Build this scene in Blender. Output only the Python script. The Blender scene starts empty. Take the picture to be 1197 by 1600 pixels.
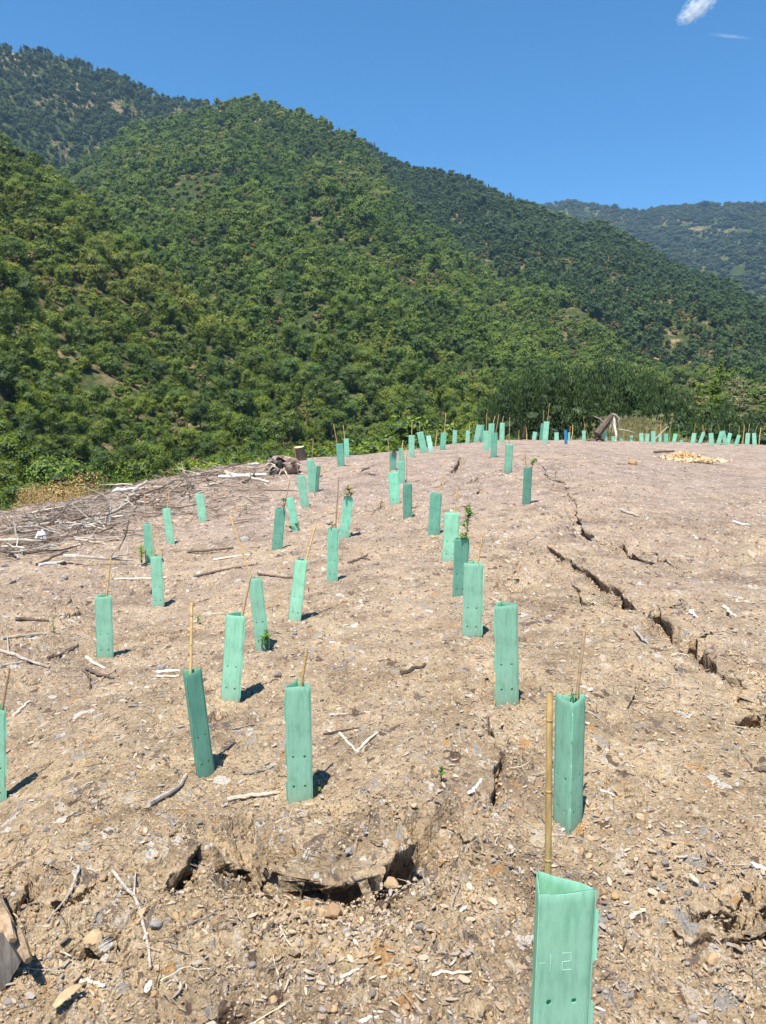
import bpy, math, random
import numpy as np
from mathutils import Vector, Matrix, Euler
R = math.radians
S = bpy.context.scene
# ------------------------------------------------------------ camera, sky, sun, exposure
PITCH = R(7.9); F_PX = 1155.0; CAM = np.array([0.0, 0.0, 1.8])
cd = bpy.data.cameras.new('camera'); cd.sensor_fit = 'VERTICAL'; cd.sensor_height = 36; cd.lens = 26
cd.clip_start = 0.05; cd.clip_end = 20000
cam = bpy.data.objects.new('camera', cd); S.collection.objects.link(cam)
cam.location = CAM; cam.rotation_euler = (R(90)-PITCH, 0, 0); S.camera = cam
SUN_EL, SUN_AZ = R(69), R(202)          # compass bearing of the sun, forward (+Y) = 0, clockwise
W = bpy.data.worlds.new('World'); S.world = W; W.use_nodes = True
nt = W.node_tree; bg = nt.nodes['Background']; sky = nt.nodes.new('ShaderNodeTexSky')
sky.sky_type = 'NISHITA'; sky.sun_disc = False; sky.sun_elevation = SUN_EL; sky.sun_rotation = SUN_AZ
sky.altitude = 2200; sky.air_density = 1.15; sky.dust_density = 0.0; sky.ozone_density = 6.0
hs = nt.nodes.new('ShaderNodeHueSaturation'); hs.inputs['Saturation'].default_value = 1.22; hs.inputs['Hue'].default_value = .493; nt.links.new(sky.outputs[0], hs.inputs['Color']); nt.links.new(hs.outputs[0], bg.inputs[0]); bg.inputs[1].default_value = 0.10
sl = bpy.data.lights.new('sun', 'SUN'); sl.energy = 5.0; sl.angle = R(0.53); sl.color = (1.0, 0.95, 0.87)
sun = bpy.data.objects.new('sun', sl); S.collection.objects.link(sun)
sd = Vector((math.sin(SUN_AZ)*math.cos(SUN_EL), math.cos(SUN_AZ)*math.cos(SUN_EL), math.sin(SUN_EL)))
sun.rotation_euler = sd.to_track_quat('Z', 'Y').to_euler(); sun.location = (0, 0, 60)
S.view_settings.view_transform = 'Standard'; S.view_settings.look = 'None'
S.view_settings.exposure = 0.9; S.view_settings.gamma = 1; S.view_settings.use_curve_mapping = False
S.cycles.max_bounces = 6; S.cycles.transparent_max_bounces = 8; S.cycles.volume_bounces = 1
HAZE = 0.000095

rnd = random.Random(7); rg = np.random.default_rng(11)
# ------------------------------------------------------------ helpers: pictures to places, noise
FW = np.array([0, math.cos(PITCH), -math.sin(PITCH)]); UP = np.array([0, math.sin(PITCH), math.cos(PITCH)]); RT = np.array([1.0, 0, 0])
def ray(px, py): return FW + RT*((px-598.5)/F_PX) - UP*((py-800)/F_PX)
def at(px, py, d): return CAM + ray(px, py)*d
def project(p):
    v = np.asarray(p)-CAM; d = v@FW
    return 598.5+F_PX*(v@RT)/d, 800-F_PX*(v@UP)/d, d
def azel(px, py):
    v = ray(px, py); return math.atan2(v[0], v[1]), v[2]/math.hypot(v[0], v[1])
def _h(ix, iy, s):
    n = (ix.astype(np.int64)*374761393 + iy.astype(np.int64)*668265263 + s*1274126177) & 0xffffffff
    n = ((n ^ (n >> 13))*1274126177) & 0xffffffff
    n = ((n ^ (n >> 15))*2246822519) & 0xffffffff
    return ((n ^ (n >> 16)) & 0xffffff)/16777215.0
def vn(x, y, s=0):
    x = np.asarray(x, float); y = np.asarray(y, float)
    ix = np.floor(x); iy = np.floor(y); fx = x-ix; fy = y-iy
    fx = fx*fx*(3-2*fx); fy = fy*fy*(3-2*fy)
    a = _h(ix, iy, s); b = _h(ix+1, iy, s); c = _h(ix, iy+1, s); d = _h(ix+1, iy+1, s)
    return (a+(b-a)*fx)*(1-fy)+(c+(d-c)*fx)*fy
def fbm(x, y, o=4, s=0):
    t = 0; a = .5; n = 0
    for i in range(o):
        t = t+a*vn(x*2**i+i*17.3, y*2**i-i*9.1, s+i); n += a; a *= .5
    return t/n-.5
def sstep(a, b, x):
    t = np.clip((x-a)/(b-a), 0, 1); return t*t*(3-2*t)
# ------------------------------------------------------------ the guards as seen: base, top, width, cane top, turn, kind, label
G = [
 # bx,by, tx,ty, w, cane, rz, tint, label
 (871,1800,881,1364,94,(859,1082),8,0,'nearest green plastic tree guard at the bottom edge, marked 12, tall bamboo cane inside'),
 (887,1288,892,1082,47,(918,992),50,0,'green tree guard with a small leaf sprig poking out, just behind the nearest guard'),
 (790,1096,788,938,38,None,4,0,'upright pale green guard with no cane showing, four drilled holes, right of centre'),
 (737,993,740,875,32,(757,830),-6,0,'pale green guard with thin cane, in front of the leafy seedling guard'),
 (716,931,720,838,25,None,14,2,'dark green guard overflowing with a tall leafy seedling'),
 (702,876,707,798,25,(715,762),0,0,'green guard standing directly behind the guard with the tall leafy seedling'),
 (676,836,680,768,20,(696,727),12,2,'green guard leaning right with creased dark face, left of the leafy seedling guard'),
 (635,810,635,754,18,(636,700),20,2,'darker green upright guard at the front of the central cluster'),
 (617,787,614,736,16,(606,686),5,1,'bright pale guard with white cane on the left of the central cluster'),
 (627,755,627,719,12,(629,692),0,1,'narrow pale guard in the middle of the central cluster'),
 (614,735,615,706,11,(611,700),0,2,'dark green guard with yellow green sapling rising above it'),
 (628,722,626,699,9,(630,690),0,2,'small dark guard behind the yellow green sapling'),
 (643,715,643,679,10,(644,659),0,0,'upright guard on the crest just left of the two very pale guards'),
 (663,707,656,674,12,(656,658),0,1,'pale leaning guard with crooked cane on the crest'),
 (673,706,668,680,9,None,30,3,'nearly white glare lit guard on the crest touching its leaning neighbour'),
 (691,703,693,675,10,(697,645),40,1,'guard leaning right with tall brown cane on the crest'),
 (710,694,711,671,7,(708,656),0,0,'narrow guard on the crest right of the tall brown cane'),
 (730,690,731,672,7,(735,660),0,0,'short guard on the crest between two narrow guards'),
 (744,689,749,663,9,None,0,0,'right leaning guard on the crest backed by a twin'),
 (752,686,753,663,7,None,20,2,'twin guard standing hidden behind the right leaning crest guard'),
 (759,705,759,672,9,(761,645),0,0,'left member of the tight foursome of guards on the crest'),
 (766,699,768,661,10,(774,650),0,1,'tallest pale member of the tight foursome of guards on the crest'),
 (771,715,772,675,10,(780,648),0,2,'front bluish member of the tight foursome of guards on the crest'),
 (783,692,784,660,10,(787,650),10,0,'right member of the tight foursome of guards on the crest'),
 (793,740,795,693,13,(797,652),40,0,'guard with tall cane and bright left face, right of the tight foursome'),
 (821,788,824,728,15,(821,705),30,2,'dark green guard with round leafed sprig, alone on the bare right slope'),
 (851,693,854,658,13,(859,630),0,0,'tall guard with high cane seen against the dark trees'),
 (845,687,848,661,9,(850,641),15,2,'guard half hidden behind the tall high cane guard'),
 (834,685,836,674,7,None,0,0,'tiny guard left of the tall high cane guard on the far crest'),
 (869,686,869,675,7,None,0,0,'tiny guard between the high cane guard and the blue guard'),
 (884,694,883,671,5,None,0,4,'small bright blue tree guard on the far crest'),
 (889,686,889,675,4,(892,666),0,1,'tiny pale guard right beside the blue guard'),
 (912,687,912,672,6,(914,662),0,0,'tiny guard left of the leaning dead trunk'),
 (945,690,944,673,8,None,0,0,'far guard in front of the roots of the leaning dead trunk'),
 (958,691,957,681,6,None,0,0,'short far guard just right of the leaning dead trunk'),
 (970,690,970,680,5,None,0,0,'faint far guard in front of the dry brush, left one'),
 (986,690,986,680,5,None,0,0,'faint far guard in front of the dry brush, right one'),
 (1002,691,1001,676,7,None,0,0,'far row guard standing right of the dry brush'),
 (1010,692,1011,677,7,None,0,0,'far row guard beside the tall wide far row guard'),
 (1020,694,1020,673,8,(1030,664),0,0,'tallest wide guard in the far row, right of the dry brush'),
 (1031,690,1031,677,5,None,0,1,'small guard squeezed between two wide far row guards'),
 (1040,693,1040,677,10,None,0,1,'broad bright guard in the middle of the far row'),
 (1052,692,1055,677,6,None,0,0,'slightly right leaning guard just right of the broad bright far guard'),
 (1064,692,1064,687,5,None,0,0,'tiny stub of a guard in the gap of the far row'),
 (1081,694,1084,676,9,(1087,662),0,0,'wide guard left of the strongly right leaning far guard'),
 (1092,691,1099,675,6,(1103,668),0,0,'strongly right leaning guard in the far row'),
 (1111,697,1110,676,9,(1113,662),0,0,'square upright guard in the far row before the zigzag trio'),
 (1121,692,1127,674,7,(1123,664),0,1,'left guard of the zigzag leaning trio in the far row'),
 (1133,692,1128,673,7,None,0,0,'middle left leaning guard of the zigzag trio in the far row'),
 (1136,692,1140,676,6,(1141,662),0,1,'right guard of the zigzag leaning trio in the far row'),
 (1148,697,1154,679,6,(1156,666),0,1,'lone right leaning guard between the zigzag trio and the last pair'),
 (1166,697,1168,676,8,(1172,662),0,0,'left guard of the last pair at the right end of the far row'),
 (1178,697,1177,676,8,(1186,662),0,0,'rightmost guard of the far row'),
 # left group
 (489,768,486,717,12,(489,688),0,1,'pale guard of the joined pair below the cut stump'),
 (493,770,496,726,9,None,50,0,'shorter guard of the joined pair below the cut stump'),
 (477,792,470,741,14,(459,697),8,0,'left leaning guard in front of the joined pair below the stump'),
 (533,729,530,692,12,(521,662),10,2,'guard with forked looking cane on the crest right of the stump'),
 (542,712,541,684,8,(536,664),0,1,'smaller guard right behind the guard with forked looking cane'),
 (433,858,439,792,17,(453,748),6,2,'dark green right leaning guard with pale sprig at its top corner'),
 (461,830,451,776,13,None,30,1,'pale left leaning guard with grass tuft at its foot'),
 (538,840,546,774,16,(550,764),-8,1,'right leaning pale guard crowned with reddish wilting leaves'),
 (519,908,521,822,17,(529,745),0,1,'slim pale guard with a very long thin cane, left of centre'),
 (462,968,473,871,21,(493,820),-10,0,'green guard leaning right with brown knobbed cane, left of centre'),
 (411,1016,398,899,21,(357,806),12,0,'left leaning guard with leafy seedling at its foot and slanting yellow cane'),
 (362,1092,371,955,32,(390,902),-8,0,'right leaning guard with thick cane on its right side, left of centre'),
 (469,1247,465,1063,42,(478,1020),6,0,'large upright guard with square slots and short cane, left of the big hole'),
 (319,1212,297,1043,33,(296,945),52,2,'left leaning guard with open V shaped top and weathered cane'),
 (-3,1255,-3,1100,26,(7,1050),10,0,'guard cut off by the left picture edge, cane standing in front'),
 (166,1026,163,927,26,(170,873),12,0,'upright guard with thin cane at the left, below the brush litter'),
 (249,948,245,866,19,(235,820),8,0,'guard with dark stick standing against its left edge'),
 (236,880,232,816,16,(224,772),0,1,'guard with a bushy shrub beside it, near the brush pile'),
 (268,850,260,792,13,(263,770),12,0,'left leaning guard with creased face near the brush pile'),
 (318,816,312,770,14,None,6,0,'small guard nearest the white fallen logs'),
]
# ------------------------------------------------------------ plateau surface fitted through the guards
def solve_depth(bx, by, tx, ty, h):
    lo, hi = .8, 90
    for _ in range(50):
        m = (lo+hi)/2; b = at(bx, by, m)
        y = project(b+np.array([0, 0, h]))[1]
        if y > ty: hi = m
        else: lo = m
    return m
GH = 0.60
ctl = []
for g in G:
    hpx = math.hypot(g[1]-g[3], (g[0]-g[2])*.8)
    if hpx < 24: continue
    d = solve_depth(g[0], g[1], g[0], g[1]-hpx, GH)
    p = at(g[0], g[1], d); ctl.append((math.atan2(p[0], p[1]), math.log(math.hypot(p[0], p[1])), p[2], 1.0))
EDGE = [(-150,835,14.5),(0,808,16),(90,792,17),(180,764,18.5),(300,741,20),(430,716,20),(480,700,21),(560,706,22.5),(640,703,25),(700,692,28),(760,687,31),
        (830,687,34),(900,689,36),(1000,691,37),(1197,696,38),(1400,699,38)]
for x, y, d in EDGE:
    p = at(x, y, d); ctl.append((math.atan2(p[0], p[1]), math.log(math.hypot(p[0], p[1])), p[2], 2.0))
for x, y, d in [(960,715,24.),(1100,722,24.),(1197,760,14.5),(900,900,7.6),(1050,900,7.6),(1197,950,6.4),(1000,1100,4.4),(1197,1150,3.9),(1100,1300,2.9),
                (600,1300,2.95),(300,1400,2.6),(100,1400,2.6),(900,1560,2.11),(600,1560,2.11),(300,1560,2.13),(60,1560,2.15),(600,1100,4.35),(100,1150,4.1),(30,1000,6.0),(60,900,8.7)]:
    p = at(x, y, d); ctl.append((math.atan2(p[0], p[1]), math.log(math.hypot(p[0], p[1])), p[2], .8))
for a_ in (-.5, -.3, -.1, .1, .255, .45): ctl.append((a_, math.log(1.62), .14, 3.0))
ctl = np.array(ctl)
NA, NR = 61, 90
A_ax = np.linspace(-.62, .62, NA); L_ax = np.linspace(math.log(.25), math.log(60), NR)
tab = np.zeros((NA, NR))
for i, a in enumerate(A_ax):
    for j, l in enumerate(L_ax):
        lq = max(l, math.log(1.7))
        w = ctl[:, 3]*(np.exp(-((ctl[:, 0]-a)/.13)**2-((ctl[:, 1]-lq)/.24)**2)+1e-3*np.exp(-((ctl[:, 1]-lq)/.5)**2)+1e-7)
        X = np.stack([np.ones(len(ctl)), ctl[:, 0]-a, ctl[:, 1]-lq], 1)
        M = X.T@(X*w[:, None]); M[1, 1] += .02*w.sum(); M[2, 2] += .02*w.sum()
        tab[i, j] = np.linalg.solve(M, X.T@(w*ctl[:, 2]))[0]
def plateau(a, r):
    u = np.clip((a-A_ax[0])/(A_ax[1]-A_ax[0]), 0, NA-1.001); v = np.clip((np.log(np.maximum(r, .01))-L_ax[0])/(L_ax[1]-L_ax[0]), 0, NR-1.001)
    i = u.astype(int); j = v.astype(int); fu = u-i; fv = v-j
    return (tab[i, j]*(1-fu)+tab[i+1, j]*fu)*(1-fv)+(tab[i, j+1]*(1-fu)+tab[i+1, j+1]*fu)*fv
ea = np.array([azel(x, y)[0] for x, y, d in EDGE]); er = np.array([math.hypot(*(at(x, y, d)-CAM)[:2]) for x, y, d in EDGE])
def r_edge(a): return np.interp(a, ea, er)
# ------------------------------------------------------------ the hills: (skyline pixels, crest range, foot range, foot height, tree allowance)
def lay(sk, cut, foot, zf, trees=6.0, pw=1.1):
    a = []; e = []; rc = []
    for x, y, rr in sk:
        q = azel(x, y); a.append(q[0]); e.append(q[1]); rc.append(rr)
    fa = [azel(x, 640)[0] for x, _ in foot]; fr = [v for _, v in foot]
    return dict(a=np.array(a), e=np.array(e), rc=np.array(rc), fa=np.array(fa), fr=np.array(fr), zf=zf, t=trees, pw=pw)
LAYERS = [
 lay([(-500,30,380),(-200,110,360),(0,212,340),(60,252,330),(130,305,315),(200,372,300),(250,420,285),(330,490,260),(400,555,235),(450,610,215),(500,680,200),(560,760,190),(1800,1200,190)],0,[(-400,80),(0,80),(400,100),(1200,100)],-21,4.5),
 lay([(-500,200,800),(60,330,820),(100,268,840),(160,232,850),(215,192,860),(300,172,850),(350,152,840),(400,150,820),(440,166,800),(510,188,770),(560,218,740),(600,262,720),(650,330,680),(740,395,620),(800,455,580),(860,520,520),(960,590,440),(1060,625,380),(1197,660,330),(1800,720,300)],0,[(-400,170),(400,170),(600,150),(900,120),(1300,110)],-20,6),
 lay([(-500,10,1150),(0,66,1200),(70,74,1220),(130,94,1230),(200,118,1240),(260,148,1250),(300,152,1250),(350,158,1240),(420,172,1200),(510,210,1200),(620,300,1200),(760,420,1200),(1800,640,1200)],0,[(-400,700),(1300,700)],-20,7),
 lay([(-500,420,1000),(500,260,1050),(560,214,1040),(600,236,1030),(640,255,1010),(720,270,990),(790,303,960),(860,330,920),(950,354,880),(1000,378,850),(1090,424,800),(1150,446,760),(1197,474,730),(1300,540,680),(1500,600,600),(1800,640,600)],0,[(-400,260),(700,260),(1300,170)],-20,7),
 lay([(-500,360,2700),(600,345,2700),(800,325,2650),(850,318,2600),(895,311,2600),(960,323,2500),(1000,327,2480),(1040,320,2500),(1100,316,2500),(1160,315,2450),(1260,312,2400),(1500,300,2400),(1900,330,2400)],0,[(-400,1200),(1500,950)],-20,8,1.1),
 lay([(-500,1000,190),(700,720,190),(900,690,190),(1000,625,190),(1060,608,190),(1120,598,190),(1197,602,190),(1300,596,190),(1800,600,190)],0,[(-400,44),(1500,44)],-5,0,1.0),
]
def hills(a, r, x, y):
    best = np.full(np.shape(r), -24.0)
    gn = fbm(x/95, y/95, 4, 31); g2 = fbm(x/28, y/28, 3, 51)
    for k, L in enumerate(LAYERS):
        rc = np.interp(a, L['a'], L['rc']); e = np.interp(a, L['a'], L['e']); rf = np.interp(a, L['fa'], L['fr'])
        zc = CAM[2]+e*rc-L['t']; t = (r-rf)/(rc-rf); tc = np.clip(t, 0, 1)
        z = L['zf']+(zc-L['zf'])*tc**L['pw']
        amp = np.minimum(np.abs(zc-L['zf'])*.24, 62)
        gul = np.abs(fbm(a*rc/130+k*7.7+gn*.8, r/900.+k, 3, 90+k))*2-.25
        z = z-amp*gul*2.0*tc*(1-tc)*1.6+amp*.7*gn*2*tc*(1-tc)*2+g2*5*tc*(1-tc)*2*min(1, 1)
        z = np.where(t > 1, zc-.55*(r-rc), z)
        z = np.where(t < 0, L['zf']+np.clip(t, -1, 0)*12, z)
        best = np.maximum(best, z)
    return best
def terrain(x, y):
    x = np.asarray(x, float); y = np.asarray(y, float)
    r = np.hypot(x, y); a = np.arctan2(x, y)
    aa = np.clip(a, -1.15, 1.15)
    re = r_edge(aa)*(1+.03*fbm(a*9, a*0, 3, 5)*2)
    back = sstep(1.3, 2.2, np.abs(a)); re = re+back*60
    p = plateau(aa, np.minimum(r, re))
    t = np.maximum(r-re, 0); p = p-.62*t*t/(t+2.5)
    return np.maximum(p, hills(aa, r, x, y)-1e3*(r < 41))
# ------------------------------------------------------------ cracks and washed out holes, drawn where the photograph has them
def base_hit(px, py):
    v = ray(px, py); lo, hi = .6, 60.
    ts = np.exp(np.linspace(math.log(.8), math.log(70), 500)); P = CAM+ts[:, None]*v
    below = P[:, 2] < terrain(P[:, 0], P[:, 1])
    k = int(np.argmax(below)) if below.any() else 499
    lo, hi = ts[max(k-1, 0)], ts[k]
    for _ in range(18):
        m = (lo+hi)/2; q = CAM+m*v
        if q[2] < float(terrain(q[0], q[1])): hi = m
        else: lo = m
    return CAM+hi*v
CR = [ # points (x,y,width px,depth m,overhang m)
 [(217,1378,6,.02,0),(254,1364,26,.07,.02),(282,1348,18,.06,.02),(310,1326,10,.04,.01),(342,1324,34,.09,.03),(377,1314,40,.10,.03),(417,1312,44,.12,.05),(432,1338,48,.15,.06),(470,1354,40,.16,.07),(507,1350,36,.15,.07),(548,1338,50,.17,.08),(582,1312,60,.17,.08),(614,1294,56,.14,.06),(622,1286,8,.03,0)],
 [(630,1322,4,.02,0),(655,1332,14,.04,.015),(690,1330,20,.05,.02),(700,1350,16,.04,.01),(722,1334,8,.03,0),(745,1330,8,.03,0)],
 [(60,1395,8,.03,.01),(105,1388,16,.05,.01),(130,1378,10,.03,0)], [(0,1402,16,.05,.02),(18,1386,16,.05,.01),(30,1378,4,.01,0)],
 [(905,792,12,.07,.03),(918,818,20,.11,.04),(936,836,18,.10,.04),(955,843,8,.05,.02),(975,846,8,.05,.02),(990,856,16,.09,.04),(1008,866,14,.07,.03),(1030,880,6,.03,.01)],
 [(838,716,3,.015,0),(860,744,5,.03,.0),(880,752,5,.025,.0),(905,790,4,.02,0)],
 [(860,852,8,.05,.01),(905,880,12,.08,.02),(940,896,14,.09,.03),(975,918,14,.08,.03),(990,926,24,.12,.05),(1008,938,26,.12,.05),(1040,946,18,.10,.04),(1056,962,22,.12,.04),(1078,984,30,.14,.05),(1100,990,30,.15,.05),(1122,1008,30,.15,.05),(1140,1026,28,.13,.05),(1152,1044,18,.09,.04),(1160,1062,8,.04,0),(1160,1085,10,.06,.02),(1166,1108,12,.08,.02)],
 [(1008,944,5,.05,0),(1062,938,8,.06,.01),(1070,934,3,.03,0)],
 [(1160,1120,14,.06,.02),(1176,1108,30,.12,.04),(1192,1104,20,.1,.03),(1215,1098,10,.05,.0)],
 [(772,1118,5,.05,0),(774,1160,9,.06,0),(773,1190,5,.04,0),(772,1215,9,.06,0),(766,1240,7,.05,0)],
 [(990,1036,7,.04,0),(990,1062,5,.03,0),(978,1100,4,.02,0)],
 [(1060,1060,3,.02,0),(1064,1100,5,.03,0)],
 [(1095,1395,16,.05,.02),(1125,1384,22,.07,.03),(1150,1368,10,.04,0)], [(1080,1440,14,.05,.01),(1110,1442,10,.04,0)],
 [(1145,1440,18,.06,.02),(1175,1436,22,.07,.02),(1197,1420,20,.06,.02)], [(1165,1398,10,.04,0),(1200,1388,24,.07,.02)],
 [(98,936,7,.07,0),(108,934,9,.08,.01)], [(104,956,8,.07,0),(120,953,9,.08,0)],
 [(238,984,6,.05,0),(250,986,5,.05,0)], [(266,984,8,.07,0),(290,980,9,.07,0),(330,972,3,.03,0),(350,966,3,.02,0)],
 [(595,742,4,.05,0),(560,735,8,.1,.02),(575,728,6,.1,.02)],
 [(700,738,8,.12,.02),(712,722,9,.14,.02),(718,712,3,.04,0)], [(728,752,7,.08,0),(748,742,6,.08,.0)], [(685,757,6,.07,0),(694,752,4,.04,0)],
 [(785,905,7,.06,0),(800,915,10,.08,.01),(812,903,5,.03,0)], [(742,770,5,.05,0),(750,760,4,.05,0)], [(795,890,9,.07,.01),(806,886,6,.05,0)],
 [(585,795,6,.06,0),(596,783,5,.05,0)], [(590,822,5,.05,0),(597,820,3,.03,0)],
 [(900,905,4,.04,0),(916,936,9,.06,0),(922,938,4,.03,0)], [(885,878,10,.06,.01),(872,872,5,.03,0)],
 [(1020,855,4,.04,.01),(1045,870,5,.04,.01),(1062,885,3,.02,0)],
 [(630,1390,3,.02,0),(600,1405,5,.04,0),(592,1420,4,.03,0)], [(120,1465,10,.04,.01),(155,1458,14,.05,.01),(165,1445,6,.02,0)],
 [(300,1590,6,.02,0),(345,1572,6,.03,0)], [(400,1498,4,.02,0),(440,1490,6,.025,0),(475,1484,3,.02,0)],
]
segs = []
for cr in CR:
    W3 = []
    for x, y, w, dp, o in cr:
        p = base_hit(x, y); d = (p-CAM)@FW
        W3.append((p[0], p[1], max(w*d/F_PX*(2.3 if d < 3.6 else 2.1), .02), dp, o))
    segs += list(zip(W3[:-1], W3[1:]))
def carve(x, y):
    """returns dz, dy (push of the lip towards the viewer), rubble mask"""
    dz = np.zeros_like(x); dx = np.zeros_like(x); dy = np.zeros_like(x); rb = np.zeros_like(x)
    sign_w = (vn(x*6, y*6, 77)-.5)*.075+(vn(x*15, y*15, 78)-.5)*.028
    for A, B in segs:
        wm = max(A[2], B[2]); pad = wm*1.2+.45
        m = (x > min(A[0], B[0])-pad) & (x < max(A[0], B[0])+pad) & (y > min(A[1], B[1])-pad) & (y < max(A[1], B[1])+pad)
        if not m.any(): continue
        xs = x[m]; ys = y[m]; ux = B[0]-A[0]; uy = B[1]-A[1]; L = math.hypot(ux, uy)+1e-9
        t = np.clip(((xs-A[0])*ux+(ys-A[1])*uy)/L/L, 0, 1)
        qx = xs-(A[0]+ux*t); qy = ys-(A[1]+uy*t); dist = np.hypot(qx, qy)
        nx, ny = -uy/L, ux/L
        if nx*A[0]+ny*A[1] < 0: nx, ny = -nx, -ny                          # far side positive
        w = A[2]+(B[2]-A[2])*t; D = A[3]+(B[3]-A[3])*t; O = A[4]+(B[4]-A[4])*t
        sd_ = qx*nx+qy*ny
        s = np.where(sd_ >= 0, dist, -dist)+sign_w[m]*np.clip(w/.05, .25, 1.3)
        tw = .05 if A[1] < 3.8 else max(.05, .0125*A[1])
        prof = np.where(s < 0, np.clip((1+s/w)*1.6, 0, 1)**.9, np.clip(1-s/tw, 0, 1))
        dz[m] = np.minimum(dz[m], -D*(1.6 if A[1] < 3.8 else 1.35)*prof)
        O = O*1.5+.014
        ramp_ = np.clip(s/tw, 0, 1)
        ov = ((O+tw)*np.exp(-np.maximum(s-tw, 0)/.18)*ramp_)*np.clip(1-(dist-np.abs(sd_))/.05, 0, 1)
        cur = np.hypot(dx[m], dy[m]); better = np.abs(ov) > cur
        ddy = dy[m]; ddx = dx[m]; ddy[better] = -(ov*ny)[better]; ddx[better] = -(ov*nx)[better]; dx[m] = ddx; dy[m] = ddy
        rb[m] = np.maximum(rb[m], np.exp(-(dist/.35)**2)*np.clip(D/.08, 0, 1))
    wall = sstep(.015, .05, -dz)*sstep(.004, .02, np.hypot(dx, dy))
    dy = dy+wall*.055*fbm(x*13+y*13, dz*26+y*3, 4, 33); dx = dx+wall*.03*fbm(x*13+dz*9, dz*26+y*9, 3, 34); dz = dz-wall*.03*fbm(x*17, y*17+dz*12, 3, 35)
    return dz, dx, dy, rb
def disp(x, y, r):
    rub = sstep(.02, .22, fbm(x*.55, y*.55, 3, 200))*.8+sstep(3.3, 2.3, r)*.55
    z = fbm(x*.9, y*.9, 3, 3)*.085+fbm(x*4.2, y*4.2, 3, 8)*.028
    f = np.abs(fbm(x*13, y*13, 3, 12)); g = np.abs(fbm(x*37, y*37, 3, 15)); h = fbm(x*110, y*110, 2, 18)
    z = z-f*(.022+.075*rub)*np.clip(14/r, .5, 1)-g*(.014+.040*rub)*(r < 16)+h*.010*(r < 7)
    pit = sstep(.13, .30, fbm(x*5.5, y*5.5, 4, 91)); pit2 = sstep(.16, .30, fbm(x*14, y*14, 3, 92))
    z = z-pit*(.03+.05*rub)*(r < 20)-pit2*(.012+.022*rub)*(r < 12)
    far = sstep(6, 14, r)*(1-sstep(26, 34, r)); left = sstep(-.02, -.28, np.arctan2(x, y))
    z = z+far*left*fbm(x*1.6, y*1.6, 3, 40)*.20
    return z
def ground_z(x, y):
    x = np.atleast_1d(np.asarray(x, float)); y = np.atleast_1d(np.asarray(y, float)); r = np.hypot(x, y)
    dz, dx, dy, rb = carve(x, y)
    return terrain(x, y)+(disp(x, y, r)+dz)*(1-sstep(48, 56, r))
def gz(x, y): return float(ground_z(x, y)[0])
def hit(px, py):
    v = ray(px, py); ts = np.exp(np.linspace(math.log(1.0), math.log(80), 900)); P = CAM+ts[:, None]*v
    b = P[:, 2] < ground_z(P[:, 0], P[:, 1])
    k = int(np.argmax(b)) if b.any() else len(ts)-1; Q = P[k].copy()
    re = float(r_edge(math.atan2(Q[0], Q[1])))
    if math.hypot(Q[0], Q[1]) > re*.985: Q[:2] *= re*.98/math.hypot(Q[0], Q[1])
    Q[2] = gz(Q[0], Q[1]); return Q
# ------------------------------------------------------------ materials
class NB:
    def __init__(s, name):
        s.m = bpy.data.materials.new(name); s.m.use_nodes = True; s.t = s.m.node_tree
        s.p = s.t.nodes['Principled BSDF']; s.out = s.t.nodes['Material Output']
    def n(s, ty, **k):
        o = s.t.nodes.new(ty)
        for a, v in k.items(): setattr(o, a, v)
        return o
    def l(s, a, b): s.t.links.new(a, b)
    def noise(s, vec, sc, det=4, rough=.6):
        o = s.n('ShaderNodeTexNoise'); o.inputs['Scale'].default_value = sc; o.inputs['Detail'].default_value = det
        o.inputs['Roughness'].default_value = rough
        if vec is not None: s.l(vec, o.inputs['Vector'])
        return o
    def ramp(s, f, stops, const=False):
        o = s.n('ShaderNodeValToRGB'); e = o.color_ramp.elements
        if const: o.color_ramp.interpolation = 'CONSTANT'
        while len(e) < len(stops): e.new(.5)
        for i, (p, c) in enumerate(stops):
            e[i].position = p; e[i].color = (*c, 1) if len(c) == 3 else c
        s.l(f, o.inputs[0]); return o
    def mix(s, f, a, b, mode='MIX'):
        o = s.n('ShaderNodeMix', data_type='RGBA', blend_type=mode)
        if isinstance(f, (int, float)): o.inputs[0].default_value = f
        else: s.l(f, o.inputs[0])
        for k, v in ((6, a), (7, b)):
            if isinstance(v, tuple): o.inputs[k].default_value = (*v, 1)
            else: s.l(v, o.inputs[k])
        return o.outputs[2]
    def math(s, op, a, b=0.0):
        o = s.n('ShaderNodeMath', operation=op)
        for k, v in ((0, a), (1, b)):
            if isinstance(v, (int, float)): o.inputs[k].default_value = v
            else: s.l(v, o.inputs[k])
        return o.outputs[0]
    def bump(s, h, st, dist):
        o = s.n('ShaderNodeBump'); o.inputs['Strength'].default_value = st; o.inputs['Distance'].default_value = dist
        s.l(h, o.inputs['Height']); return o
g3 = lambda v: (v, v, v)
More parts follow.
